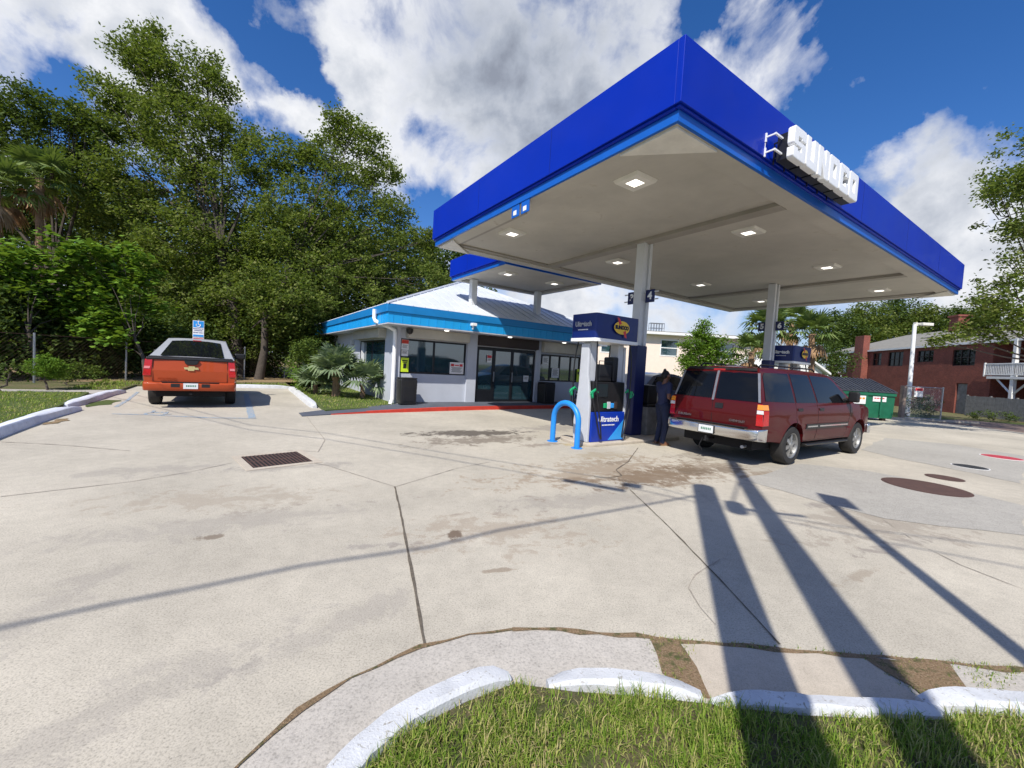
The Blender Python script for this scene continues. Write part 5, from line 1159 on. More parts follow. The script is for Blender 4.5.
mb = MB(); mb.box(-.95, 3.95, -.74, .74, .30, .62); mb.tube([(-1.1, 0, .40), (-1.26, 0, .40)], .035, 6); mb.build('underbody', M['dark'], tk)
for x in (0, 3.3):
    for y in (-.86, .86): K.wheel(x, y, 5)
mb = MB(); mb.box(.50, .56, -.1, .1, 1.80, 1.83); mb.v = [(x - .02, y, z + .02) for x, y, z in mb.v]; mb.build('brake_light', M['red'], tk)
mb = MB(); mb.box(4.08, 4.24, -.95, .95, .46, .72); mb.build('front_bumper', M['orange'], tk, bevel=.04)
# ---------------- dark car on the far side of the pumps
dc = uthing('dark_saloon', 'dark navy saloon car beyond the pumps, half hidden by the column and the red vehicle', 'car', 13.3, 9.6, 0, rot=pi); dc.scale = (1.05, 1.05, 1.14)
D = Car(dc, [(.3, .80), (.5, .87), (.75, .90), (.95, .86), (1.0, .80), (1.4, .60)], 3.0, -.7, .03, (0, 2.75), .32)
D.body('body', [(-1.0, .35), (-1.05, .7), (-1.0, .98), (-.5, 1.04), (0, 1.40), (.4, 1.46), (1.1, 1.45), (1.5, 1.38), (2.15, 1.02), (2.9, .92), (3.45, .78), (3.55, .55), (3.5, .3), (3.13, .3)] + arc(2.75, .32, .38, .33) + [(2.36, .28), (.38, .28)] + arc(0, .32, .38, .33) + [(-.4, .32)], M['carblue'], GX, GZ, bevel=.03)
D.side('side_window', [(-.25, 1.0), (.12, 1.36), (.75, 1.40), (.75, .98)], M['carglass']); D.side('side_window', [(.82, .98), (.82, 1.40), (1.35, 1.36), (1.9, 1.0)], M['carglass'])
for x in (0, 2.75):
    for y in (-.78, .78): D.wheel(x, y, 5)
mb = MB(); mb.box(-.9, 3.3, -.66, .66, .18, .5); mb.build('underbody', M['dark'], dc)
for s_ in (1, -1): D.box('headlight', 'lensw', 3.38, 3.5, *sorted((s_ * .5, s_ * .78)), .6, .74, .02)
# ================================================================== PERSON
pr = uthing('person', 'person in navy t-shirt and dark jeans fuelling the red vehicle, hair in a bun', 'person', 8.32, 6.02, .0, rot=-.25)
def skin(name, joints, edges, m, parent, sub=1, smooth_r=1):
    me = bpy.data.meshes.new(name); me.from_pydata([j[0] for j in joints], edges, []); me.update()
    o = bpy.data.objects.new(name, me); COL.objects.link(o); o.parent = parent
    me.materials.append(m)
    md = o.modifiers.new('skin', 'SKIN'); md.use_smooth_shade = True
    if not me.skin_vertices: me.attributes.new('skin_vertex', 'FLOAT', 'POINT') if False else None
    sd = me.skin_vertices[0].data if me.skin_vertices else None
    return o, me
def skinmesh(name, joints, edges, m, parent, lv=1):
    """limb surface grown as overlapping tapered tubes fused by a remesh: continuous and robust"""
    mb = MB()
    for a, b in edges:
        (p, r0), (q, r1) = joints[a], joints[b]; p, q = Vector(p), Vector(q); K = 5
        mb.tube([p.lerp(q, t / K) for t in range(K + 1)], [r0 + (r1 - r0) * t / K for t in range(K + 1)], 10)
    for (p, r) in joints:
        p = Vector(p); n = 8
        mb.lathe([(r * sin(pi * k / n), -r * cos(pi * k / n)) for k in range(n + 1)], lambda x, y, h: (p.x + x, p.y + y, p.z + h), 10)
    o = mb.build(name, m, parent)
    rm = o.modifiers.new('remesh', 'REMESH'); rm.mode = 'VOXEL'; rm.voxel_size = lv; rm.use_smooth_shade = True
    s_ = o.modifiers.new('smooth', 'SMOOTH'); s_.iterations = 4; s_.factor = .6
    return o
# facing +x (towards the vehicle); height 1.70
J = {'hip': ((0, 0, .93), .125), 'waist': ((.0, 0, 1.08), .12), 'chest': ((-.01, 0, 1.28), .135), 'shL': ((-.02, .17, 1.40), .062), 'shR': ((-.02, -.17, 1.40), .062), 'neck': ((.0, 0, 1.46), .055), 'headb': ((.025, 0, 1.53), .055),
     'elL': ((.06, .24, 1.14), .045), 'wrL': ((.28, .18, 1.06), .030), 'elR': ((-.06, -.24, 1.13), .045), 'wrR': ((.16, -.20, 1.03), .030),
     'hpL': ((.0, .09, .90), .105), 'hpR': ((.0, -.09, .90), .105), 'knL': ((.05, .11, .50), .062), 'knR': ((.01, -.12, .50), .062), 'anL': ((-.02, .12, .09), .040), 'anR': ((-.07, -.13, .09), .040),
     'toL': ((.13, .13, .035), .034), 'toR': ((.08, -.15, .035), .034), 'heL': ((-.05, .12, .035), .035), 'heR': ((-.10, -.13, .035), .035)}
ks = list(J); idx = {k: i for i, k in enumerate(ks)}; E_ = [(idx[a], idx[b]) for a, b in (('hip', 'waist'), ('waist', 'chest'), ('chest', 'shL'), ('chest', 'shR'), ('chest', 'neck'), ('neck', 'headb'), ('shL', 'elL'), ('elL', 'wrL'), ('shR', 'elR'), ('elR', 'wrR'), ('hip', 'hpL'), ('hip', 'hpR'), ('hpL', 'knL'), ('knL', 'anL'), ('hpR', 'knR'), ('knR', 'anR'), ('anL', 'toL'), ('anR', 'toR'), ('anL', 'heL'), ('anR', 'heR'), ('heL', 'toL'), ('heR', 'toR'))]
joints = [J[k] for k in ks]; edges = list(E_)
# head: skull and jaw
def addj(p, r): joints.append((p, r)); return len(joints) - 1
hd0 = addj((.025, 0, 1.625), .090); hd1 = addj((.055, 0, 1.575), .068); nose = addj((.125, 0, 1.600), .014); nb_ = addj((.105, 0, 1.63), .012); earL = addj((.02, .088, 1.605), .018); earR = addj((.02, -.088, 1.605), .018); lip = addj((.115, 0, 1.56), .014)
edges += [(idx['headb'], hd0), (hd0, hd1), (hd1, nose), (nose, nb_), (hd0, earL), (hd0, earR), (hd1, lip)]
# hands with fingers
for w, sgn, base in (('wrL', 1, (.28, .18, 1.06)), ('wrR', -1, (.16, -.20, 1.03))):
    bx, by, bz = base; d = Vector((.95, -.25 * sgn, -.2)).normalized(); up = Vector((0, 0, 1)); sd = d.cross(up).normalized() * sgn
    pm = Vector(base) + d * .055; ip = addj(tuple(pm), .026); edges.append((idx[w], ip))
    for k in range(4):
        o_ = up * (.026 - k * .018); l = (.030, .034, .031, .024)[k]; a = pm + d * .03 + o_; b = a + d * l - up * .006 + sd * -.008; c = b + d * l * .6 - up * .012 - sd * .018
        i0 = addj(tuple(a), .0095); i1 = addj(tuple(b), .0085); i2 = addj(tuple(c), .0075); edges += [(ip, i0), (i0, i1), (i1, i2)]
    a = pm + up * .03 - sd * .012; b = a + d * .028 + up * .014 - sd * .02; i0 = addj(tuple(a), .0105); i1 = addj(tuple(b), .009); edges += [(ip, i0), (i0, i1)]
bodyp = skinmesh('body', joints, edges, M['skin'], pr, .008)
def grow(keys, d, extra=()): return [(J[k][0], J[k][1] + d) for k in keys]
ts = ['hip', 'waist', 'chest', 'shL', 'shR', 'uaL', 'uaR']; J['uaL'] = ((.025, .21, 1.255), .056); J['uaR'] = ((-.042, -.21, 1.25), .056)
J['hip2'] = ((0, 0, .97), .128)
jj = grow(['hip2', 'waist', 'chest', 'shL', 'shR', 'uaL', 'uaR'], .016)
skinmesh('t_shirt', jj, [(0, 1), (1, 2), (2, 3), (2, 4), (3, 5), (4, 6)], M['navycloth'], bodyp, .010)
jj = grow(['hip', 'hpL', 'hpR', 'knL', 'knR', 'anL', 'anR'], .018)
skinmesh('jeans', jj, [(0, 1), (0, 2), (1, 3), (2, 4), (3, 5), (4, 6)], M['denim'], bodyp, .010)
skinmesh('hair', [((.0, 0, 1.655), .088), ((-.03, 0, 1.62), .080), ((-.03, 0, 1.73), .040), ((-.03, 0, 1.75), .034)], [(0, 1), (0, 2), (2, 3)], M['hair'], bodyp, .010)
mb = MB()
for s_ in (1, -1): mb.lathe([(0, -.012), (.011, -.004), (.0, .008)], lambda x, y, h: (.104 + h * .5, s_ * .032 + x, 1.622 + y), 8)
mb.build('eyes', M['signwhite'], bodyp)
mb = MB()
for s_ in (1, -1): mb.box(-.115, .15, s_ * .125 - .048, s_ * .125 + .048, -.0, .022)
mb.build('sandals', M['deadleaf'], bodyp, bevel=.01)
mb = MB(); mb.prism([(.05, -.02), (.08, .04), (.03, .10), (-.04, .09), (-.07, .02), (-.03, -.05)], lambda q, k: (.128 + k, q[0], 1.24 + q[1]), 0, .022); mb.build('shirt_print', M['yellow'], bodyp)
# ================================================================== VEGETATION
def leafquads(c, size, rng, up=0.3, asp=.55, droop=0.0):
    n = len(c); nrm = rng.normal(size=(n, 3)); nrm[:, 2] = np.abs(nrm[:, 2]) + up * 2; nrm /= np.linalg.norm(nrm, axis=1)[:, None]
    t = rng.normal(size=(n, 3)); t[:, 2] -= droop; t -= (t * nrm).sum(1)[:, None] * nrm; t /= np.linalg.norm(t, axis=1)[:, None] + 1e-9
    b = np.cross(nrm, t); s = size * rng.uniform(.6, 1.25, n)[:, None] * .5
    v = np.stack([c - t * s, c + b * s * asp, c + t * s, c - b * s * asp], 1).reshape(-1, 3)
    return v, np.arange(n * 4).reshape(-1, 4)
def clumps(lobes, per, rng, inner=.35, flat=.8):
    out = []
    for (x, y, z, r) in lobes:
        k = max(6, int(per * r ** 1.6)); d = rng.normal(size=(k, 3)); d /= np.linalg.norm(d, axis=1)[:, None]
        rr = r * (inner + (1 - inner) * rng.uniform(0, 1, k) ** .5) * rng.uniform(.8, 1.12, k)
        q = d * rr[:, None]; q[:, 2] *= flat; out.append(q + np.array([x, y, z]))
    return np.concatenate(out)
def tree(name, label, cat, base, lobes, mat, seed, per=16, lpc=55, leaf=.15, sig=.30, tr=.25, up=.3, group=None, split=.35, bark='bark', twigs=3, droop=0, asp=.55, trunkpath=None):
    """lobes: (px, py, depth, radius)"""
    rng = np.random.default_rng(seed); rr = random.Random(seed); base = Vector(base)
    L3 = []
    for l in lobes:
        w = atY(l[0], l[1], l[2]) - base; L3.append((w.x, w.y, w.z, l[3]))
    t = thing(name, label, cat, base, 0, group)
    cl = clumps(L3, per, rng)
    c = np.repeat(cl, lpc, 0) + rng.normal(size=(len(cl) * lpc, 3)) * sig * np.array([1, 1, .7]) * np.repeat(rng.uniform(.6, 1.3, len(cl)), lpc)[:, None]
    v, q = leafquads(c, leaf, rng, up, asp, droop); npmesh('crown', v, q, mat, t)
    cen = Vector((sum(l[0] for l in L3) / len(L3), sum(l[1] for l in L3) / len(L3), 0)); top = max(l[2] for l in L3)
    mb = MB(); hs_ = top * split; pth = [Vector((0, 0, -.1))] + [Vector((cen.x * .3 * s * s + rr.uniform(-.12, .12), cen.y * .3 * s * s + rr.uniform(-.12, .12), hs_ * s)) for s in (.3, .6, 1)]
    mb.tube(pth, [tr * 1.35, tr, tr * .9, tr * .8], 10); fork = pth[-1]
    for (x, y, z, r) in L3:
        e = Vector((x, y, z)); s0 = fork if z > hs_ else pth[2]; m1 = s0.lerp(e, .5) + Vector((rr.uniform(-.3, .3), rr.uniform(-.3, .3), rr.uniform(.0, .5))) * r * .4
        mb.tube([s0, s0.lerp(m1, .55) + Vector((rr.uniform(-.1, .1), rr.uniform(-.1, .1), .1)), m1, e], [tr * .36, tr * .24, tr * .15, tr * .06], 6)
        for _ in range(twigs):
            f = e + Vector((rr.uniform(-1, 1), rr.uniform(-1, 1), rr.uniform(-.7, .8))) * r * .85; mb.tube([m1.lerp(e, .6), m1.lerp(f, .6) , f], [tr * .14, tr * .09, tr * .03], 4)
    mb.build('trunk', M[bark], t, smooth=True); return t
G1 = 'oaks along the woodland edge'
tree('oak_tree', 'tallest oak of the woodland, its top leaning over the orange pickup', 'tree', (-15.6, 23.5, 0),
     [(140, 55, 25, 1.5), (165, 72, 25, 1.9), (112, 95, 25, 1.4), (190, 92, 25, 1.9), (222, 88, 25, 1.0), (138, 120, 25, 2.3), (190, 132, 24.5, 2.6), (236, 135, 25, 1.6), (98, 135, 25.5, 1.6), (160, 178, 25, 3.0), (222, 190, 25, 2.9), (118, 200, 25, 2.6), (180, 245, 24, 2.9), (240, 250, 25, 2.7), (262, 165, 25, 1.6), (130, 255, 25, 2.4), (165, 300, 24, 2.3), (205, 310, 24, 2.3), (130, 310, 25, 2.2), (215, 275, 25, 2.4), (155, 35, 25, .7), (205, 62, 25, .8)], M['oak'], 1, 20, 70, .19, .27, .28, droop=.8, group=G1)
tree('oak_tree', 'broad oak between the orange pickup and the store roof', 'tree', (-13.9, 22.6, 0),
     [(342, 132, 26, 1.2), (366, 146, 26, 1.3), (322, 155, 26, 1.6), (296, 160, 26, 1.6), (384, 172, 26, 1.2), (350, 190, 26, 2.3), (300, 215, 25.5, 2.7), (392, 214, 26, 1.5), (352, 245, 26, 2.5), (412, 248, 26, 1.5), (434, 240, 26, .9), (290, 270, 25, 2.4), (380, 285, 26, 2.0), (425, 280, 26, 1.5), (250, 300, 24, 2.4), (330, 300, 25, 1.8), (270, 325, 25, 1.9), (300, 330, 26, 1.8), (240, 340, 24, 1.7), (285, 235, 24, 2.2), (320, 270, 24, 1.9), (262, 285, 21.6, 1.5), (278, 312, 21.6, 1.3), (300, 300, 22, 1.5), (345, 118, 26, .6)], M['oak'], 2, 20, 70, .19, .27, .19, droop=.8, group=G1)
tree('oak_tree', 'dark oak at the far left above the palm', 'tree', (-26.5, 24.5, 0),
     [(22, 108, 24, 1.5), (50, 112, 24, 1.3), (78, 122, 24, 1.1), (5, 140, 24, 2.2), (50, 155, 24.5, 2.1), (92, 170, 25, 1.6), (10, 205, 25, 2.3), (62, 220, 26, 2.2), (-50, 150, 24, 3.2), (-40, 240, 24, 3.2), (100, 130, 24, .8)], M['oakdark'], 3, 19, 70, .19, .27, .3, group=G1)
bk_l = [((-36, 34), [(20, 250, 34, 4.6), (60, 290, 33, 4.6), (-30, 280, 34, 5), (20, 320, 32, 3.6), (-60, 200, 34, 5)]), ((-27, 34), [(110, 235, 34, 4.6), (140, 290, 33, 4.6), (95, 320, 31, 3.6), (80, 190, 34, 3.5)]), ((-20, 32), [(190, 240, 32, 4.4), (220, 300, 31, 4.4), (180, 330, 30, 3.2)]), ((-13, 33), [(290, 255, 33, 4.2), (260, 310, 32, 4), (320, 320, 32, 3.6), (330, 235, 33, 3.0)]), ((-7, 34), [(390, 262, 34, 3.8), (370, 310, 33, 3.6), (350, 280, 33, 3.6)]), ((-3, 38), [(444, 262, 38, 2.4), (430, 295, 38, 3.4), (470, 310, 40, 3.4)])]
bl = ['behind the leftmost palm', 'behind the bright broadleaf trees', 'directly behind the orange pickup', 'behind the store bushes', 'behind the left end of the store', 'behind the peak of the store roof']
for i, (b, lo_) in enumerate(bk_l): tree('woodland_tree', 'shadowy background tree ' + bl[i], 'tree', (b[0], b[1], 0), lo_, M['oakdark'], 20 + i, 12, 60, .34, .55, .3, group='shadowy trees deep in the wood')
rng = np.random.default_rng(5)
def mass(name, label, cat, pts, per, leaf, sig, mat, seed, kind=None, up=.3):
    r_ = np.random.default_rng(seed); c = clumps(pts, per, r_); c = c[c[:, 2] > .05]
    q = np.repeat(c, 45, 0) + r_.normal(size=(len(c) * 45, 3)) * sig; q[:, 2] = np.maximum(q[:, 2], .04); v, f = leafquads(q, leaf, r_, up)
    o = npmesh(name, v, f, mat); tag(o, label, cat, kind=kind); return o
pts = []
for k in range(60):
    t_ = k / 59; q = Vector((-18.3, 11.0, 0)).lerp(Vector((-14.9, 22.0, 0)), t_) + Vector((-1.4 - 2.6 * R.random(), .8, 0)); pts.append((q.x, q.y, .7 + R.random() * 2.0, 1.0 + .6 * R.random()))
for k in range(34):
    px = 120 + k * 8.5; Y = 23 + 4 * R.random(); w = atY(px, 372, Y); pts.append((w.x, w.y, .8 + R.random() * 2.2, 1.2 + R.random()))
mass('understory', 'dark tangled undergrowth beneath the trees behind the chain link fence', 'undergrowth', pts, 14, .20, .30, M['oakdark'], 6, 'stuff')
tree('broadleaf_tree', 'bright green young broadleaf tree at the left edge, behind the fence post', 'tree', (-17.5, 15.2, 0), [(5, 262, 16, 1.0), (35, 268, 16, 1.0), (60, 252, 16.5, .9), (15, 300, 16, 1.2), (55, 292, 16.5, 1.1), (-25, 290, 16, 1.4), (0, 340, 16, .9), (70, 315, 17, .7), (-20, 345, 16, .9)], M['lime'], 8, 16, 34, .26, .24, .09, up=.9, asp=.8, group='bright young trees by the fence')
tree('broadleaf_tree', 'bright green young broadleaf tree on two thin stems left of the orange pickup', 'tree', (-15.0, 16.9, 0), [(100, 262, 17, .9), (122, 255, 17.5, .8), (92, 290, 17, .9), (125, 290, 17.5, 1.0), (108, 318, 17, .7), (88, 328, 16.5, .5), (112, 340, 16.5, .5), (143, 275, 18, .6), (150, 305, 18, .6)], M['lime'], 9, 18, 34, .25, .22, .07, up=.9, asp=.8, group='bright young trees by the fence')
def shrub(name, label, base, lobes, mat, seed, per=60, lpc=14, leaf=.07, sig=.07, tr=.03):
    return tree(name, label, 'shrub', base, lobes, mat, seed, per, lpc, leaf, sig, tr, split=.4, twigs=2)
shrub('round_shrub', 'clipped round green shrub on a thin stem on the left lawn', (-14.35, 12.75, .08), [(45, 366, 12.75, .42), (53, 369, 12.9, .36)], M['lime'], 30, 420, 40, .06, .045)
shrub('loose_shrub', 'loose leafy shrub just right of the clipped round one', (-15.3, 14.3, .08), [(70, 368, 14.3, .42), (82, 372, 14.5, .4), (66, 378, 14.2, .3), (95, 374, 15, .35)], M['shrub'], 31, 110, 14, .08, .08)
shrub('loose_shrub', 'reddish twiggy shrub at the left edge of the lawn', (-14.3, 11.6, .08), [(6, 365, 11.7, .33), (18, 368, 11.9, .25), (-6, 375, 11.6, .4)], M['shrub'], 32, 70, 10, .07, .08)
shrub('leafy_bush', 'tall leafy bush at the left corner of the store', (-9.4, 18.2, .05), [(303, 350, 18.0, .55), (312, 345, 18.2, .45), (297, 362, 18, .5), (316, 358, 18, .45)], M['shrub'], 33, 120, 20, .10, .09, .04)
shrub('low_hedge', 'low light green hedge bush in front of the tall leafy bush', (-8.6, 17.2, .05), [(296, 373, 17.2, .35), (308, 372, 17.0, .38), (320, 374, 16.8, .36), (300, 382, 16.8, .3)], M['lime'], 34, 130, 20, .08, .08)
# palms
def fan(V, Q, o, d, pet, bl, nb, rng, spread=1.9, droop=.35):
    d = d / np.linalg.norm(d); e = o + d * pet; up = np.array([0, 0, 1.0]); s = np.cross(d, up); s /= np.linalg.norm(s) + 1e-9; n = np.cross(s, d)
    def strip_(a, b, w0, w1, side):
        k = len(V); V.extend([a - side * w0, a + side * w0, b + side * w1, b - side * w1]); Q.append((k, k + 1, k + 2, k + 3))
    strip_(o, e, .012, .010, s)
    for i in range(nb):
        a = (i / (nb - 1) - .5) * 2 * spread; bd = d * cos(a) + s * sin(a) + n * rng.uniform(-.08, .12); bd /= np.linalg.norm(bd)
        l = bl * (1 - .22 * abs(a) / spread) * rng.uniform(.85, 1.1); side = np.cross(bd, n); side /= np.linalg.norm(side) + 1e-9; w = bl * .065
        m = e + bd * l * .55; t = e + bd * l - up * droop * l * rng.uniform(.4, 1.2)
        strip_(e, m, w * .5, w, side); strip_(m, t, w, w * .15, side)
def palm(name, label, base, h, n, pet, bl, nb, seed, mat='palm', tr=.16, elev=(-.3, 1.2), dead=0, group=None, lean=(0, 0)):
    rng = np.random.default_rng(seed); t = thing(name, label, 'palm', base, 0, group); V, Q = [], []; top = np.array([lean[0], lean[1], h])
    for i in range(n):
        az = i * 2.4 + rng.uniform(-.2, .2); el = elev[0] + (elev[1] - elev[0]) * (i / n) ** .8
        fan(V, Q, top, np.array([cos(az) * cos(el), sin(az) * cos(el), sin(el)]), pet * rng.uniform(.8, 1.1), bl, nb, rng, droop=.45 if el < .4 else .2)
    npmesh('fronds', np.array(V), np.array(Q), M[mat], t)
    if dead:
        V, Q = [], []
        for i in range(dead):
            az = i * 2.4 + 1; el = rng.uniform(-1.35, -.8); fan(V, Q, top - np.array([0, 0, .15]), np.array([cos(az) * cos(el), sin(az) * cos(el), sin(el)]), pet * .7, bl * .9, nb, rng, 1.0, .5)
        npmesh('dead_fronds', np.array(V), np.array(Q), M['deadleaf'], t)
    mb = MB(); mb.tube([(0, 0, -.05), (lean[0] * .4, lean[1] * .4, h * .5), (lean[0], lean[1], h)], [tr * 1.2, tr, tr * .95], 10)
    k = 0
    while k * .14 < h - .1:
        a = k * 2.4; z = .1 + k * .14; f_ = z / h; mb.tube([(lean[0] * f_ + cos(a) * tr * .85, lean[1] * f_ + sin(a) * tr * .85, z), (lean[0] * f_ + cos(a) * tr * 1.35, lean[1] * f_ + sin(a) * tr * 1.35, z + .16)], [.035, .012], 4); k += 1
    mb.build('trunk', M['palmbark'], t); return t
def pb(px, py, Y): w = atY(px, py, Y); return w
w = pb(40, 178, 22); palm('sabal_palm', 'fan palm among the far left trees with hanging yellowed dead fronds', (w.x, 22, 0), w.z, 22, 1.1, .95, 18, 41, dead=10, group='fan palms in the wood')
w = pb(-4, 188, 20); palm('sabal_palm', 'leftmost fan palm, with a brown skirt of dead fronds', (w.x, 20, 0), w.z, 20, 1.1, .95, 18, 42, dead=14, group='fan palms in the wood')
w = pb(812, 334, 25); palm('sabal_palm', 'fan palm with bare tan trunk to the right of the far dispenser', (w.x + .3, 25, 0), w.z, 26, .95, .85, 16, 43, dead=8, group='fan palms beyond the far dispenser', lean=(-.3, 0))
w = pb(768, 330, 26); palm('sabal_palm', 'fan palm directly behind the far canopy column', (w.x, 26, 0), w.z, 26, 1.0, .9, 16, 44, dead=4, group='fan palms beyond the far dispenser')
w = pb(752, 352, 23); palm('sabal_palm', 'shorter fan palm left of the far canopy column', (w.x, 23, 0), w.z, 20, .8, .75, 16, 45, dead=4, group='fan palms beyond the far dispenser')
w = pb(792, 322, 30); palm('sabal_palm', 'fan palm behind and between the taller palms of the group', (w.x, 30, 0), w.z, 22, 1.0, .9, 16, 46, dead=6, group='fan palms beyond the far dispenser')
palm('palmetto', 'silvery palmetto with a short orange brown trunk beside the store wall', (-6.75, 15.85, .05), .95, 20, .55, .80, 22, 47, 'palmgrey', .13, (-.1, 1.35), group='palmettos beside the store')
palm('palmetto', 'low spreading palmetto at the kerb corner left of the trunked one', (-7.9, 16.6, .05), .35, 14, .5, .70, 22, 48, 'palmgrey', .08, (.05, 1.2), group='palmettos beside the store')
palm('palmetto', 'low spreading palmetto against the wall right of the trunked one', (-5.75, 15.9, .05), .5, 15, .65, .75, 22, 49, 'palmgrey', .08, (-.05, 1.2), group='palmettos beside the store')
# right side
tree('oak_tree', 'oak overhanging the brick building roof from the right edge', 'tree', (21.5, 16, 0),
     [(1016, 182, 15, .75), (997, 188, 15, .4), (1022, 228, 15, .6), (1014, 262, 15, .35), (1008, 292, 15, .75), (990, 302, 15, .6), (1002, 325, 15.4, .8), (976, 325, 15.4, .5), (956, 334, 15.4, .4), (1026, 318, 15, .9), (1050, 195, 15, 1.8), (1075, 260, 16, 2.3), (1085, 150, 16, 2.6), (1120, 220, 17, 3), (940, 342, 15.6, .25)], M['oak'], 50, 34, 46, .14, .18, .17, split=.4)
tree('green_tree', 'small bright green tree in front of the peach house', 'tree', (11.9, 26, 0), [(703, 334, 26, .62), (691, 346, 26, .7), (715, 345, 26, .7), (703, 355, 26, .9), (720, 358, 26, .6), (687, 360, 26, .6), (703, 325, 26, .35), (710, 370, 26, .8), (694, 372, 26, .8)], M['lime'], 51, 60, 44, .15, .18, .08)
for i, (px, py, Y, r, lab) in enumerate([(838, 326, 58, 3.4, 'left end, above the brick porch'), (868, 318, 60, 3.6, 'behind the left brick chimney'), (897, 314, 62, 3.6, 'tallest, left of the light pole'), (926, 318, 60, 3.2, 'just right of the light pole'), (958, 320, 58, 3.0, 'behind the right brick chimney'), (990, 322, 60, 3.2, 'right end, partly hidden by the near oak')]):
    w = atY(px, 380, Y); tree('distant_tree', 'rounded distant tree beyond the brick building, ' + lab, 'tree', (w.x, Y, 0), [(px, py, Y, r * .75), (px - 11, py + 9, Y, r * .8), (px + 11, py + 10, Y, r * .8), (px + 2, py + 24, Y, r), (px - 3, py - 8, Y, r * .35)], M['oak'] if i % 2 else M['oakdark'], 60 + i, 9, 50, .34, .5, .3, group='distant trees beyond the brick building')
for i, (px, py, Y) in enumerate([(826, 352, 40), (742, 364, 34), (845, 392, 30)]):
    w = atY(px, py, Y); tree('woodland_tree', 'leafy mass of a small tree ' + ['between the palms and the brick porch', 'at the right end of the peach house', 'below the brick porch behind the dumpster'][i], 'tree', (w.x, Y, 0), [(px, py, Y, 1.6), (px + 12, py + 8, Y, 1.5), (px - 4, py + 14, Y, 1.6)], M['oakdark'], 70 + i, 12, 50, .24, .35, .15, group='small trees beyond the lot')
shrub('vine_bush', 'leafy vine bush growing behind the chain link gate', (21.6, 22.5, 0), [(918, 404, 22.5, .55), (928, 402, 22.6, .5), (924, 413, 22.5, .5)], M['shrub'], 75, 90, 20, .10, .1)
shrub('vine_bush', 'low scrubby bush at the foot of the grey board fence', (29.4, 25.0, 0), [(975, 415, 25, .3), (992, 415, 25.2, .3), (1010, 417, 25.0, .35)], M['shrub'], 76, 90, 20, .10, .1)
# grass blades
def blades(name, label, poly, n, hl, w, seed, box, z=0.045, keep=None):
    rng = np.random.default_rng(seed); x = rng.uniform(box[0], box[1], n); y = rng.uniform(box[2], box[3], n); ok = pip(poly, x, y)
    d = np.sin(x * 7.3 + 1.3 * np.sin(y * 5)) * np.sin(y * 8.1 + 2 * np.sin(x * 3.1)) + .7 * np.sin(x * 23 + 2 * np.sin(y * 17)) * np.sin(y * 21 + 1.7 * np.sin(x * 13)); ok &= (rng.uniform(-1.7, 1.3, n) < d + .05)
    hf = 1 + .35 * d[ok]
    x, y = x[ok], y[ok]; n = len(x); az = rng.uniform(0, 2 * pi, n); L_ = hl * hf * rng.uniform(.4, 1.35, n); be = rng.uniform(.2, 1.6, n)
    D = np.stack([np.cos(az), np.sin(az), 0 * az], 1); Sx = np.stack([-np.sin(az), np.cos(az), 0 * az], 1) * (w * rng.uniform(.6, 1.3, n))[:, None] * .5
    o = np.stack([x, y, np.full(n, z - .005)], 1); up = np.array([0, 0, 1.0])
    m = o + up * (L_ * .55 * np.cos(be * .5))[:, None] + D * (L_ * .5 * np.sin(be * .5))[:, None]; t = m + up * (L_ * .5 * np.cos(be * 1.35))[:, None] + D * (L_ * .5 * np.sin(be * 1.35))[:, None]
    V = np.stack([o - Sx, o + Sx, m - Sx * .85, m + Sx * .85, t - Sx * .1, t + Sx * .1], 1).reshape(-1, 3); k = np.arange(n)[:, None] * 6
    Q = np.concatenate([k + np.array([[0, 1, 3, 2]]), k + np.array([[2, 3, 5, 4]])]); o = npmesh(name, V, Q, M['blade']); tag(o, label, 'grass', kind='stuff'); return o
fgp = [(a, b - .012) for a, b in inner] + [(12, -3)]
blades('grass_blades', 'thin green and straw coloured grass on the verge in front of the camera', fgp, 160000, .060, .0043, 1, (-.6, 4.6, .2, 2.06))
blades('joint_grass', 'sparse tufts of grass in the dirt joints of the gutter', [(.9, 2.53), (.9, 2.1), (1.15, 2.1), (1.2, 2.46), (2.2, 2.44), (2.25, 2.1), (2.8, 2.2), (3.2, 2.4), (3.2, 2.44), (1.5, 2.51)], 5000, .022, .004, 2, (.8, 3.3, 2.05, 2.55), .006)
lp_ = [P(-3.45, 9), P(-3.45, 13.6), P(-3.6, 15.4), P(-3.75, 17.4), P(-9, 17.4), P(-9, 9)]
blades('grass_blades', 'short mown grass of the left lawn', [tuple(q[:2]) for q in lp_], 90000, .045, .012, 3, (-17, -7, 4, 14), .10)
blades('grass_blades', 'short grass beside the store wall', [tuple(q[:2]) for q in (P(2.2, 12.8), P(4.6, 13.5), P(4.6, 21), P(2.2, 21))], 30000, .06, .012, 4, (-10, -4, 12, 21), .07)
lq_ = [P(-4.5, 18.8), P(-3.3, 18.8), P(-3.3, 21.4), P(2, 21.6), P(2, 23), P(-4.5, 23)]
blades('grass_blades', 'rough grass strip between the parking bay and the woodland', [tuple(q[:2]) for q in lq_], 45000, .09, .02, 5, (-17, -8, 12, 21), .07)
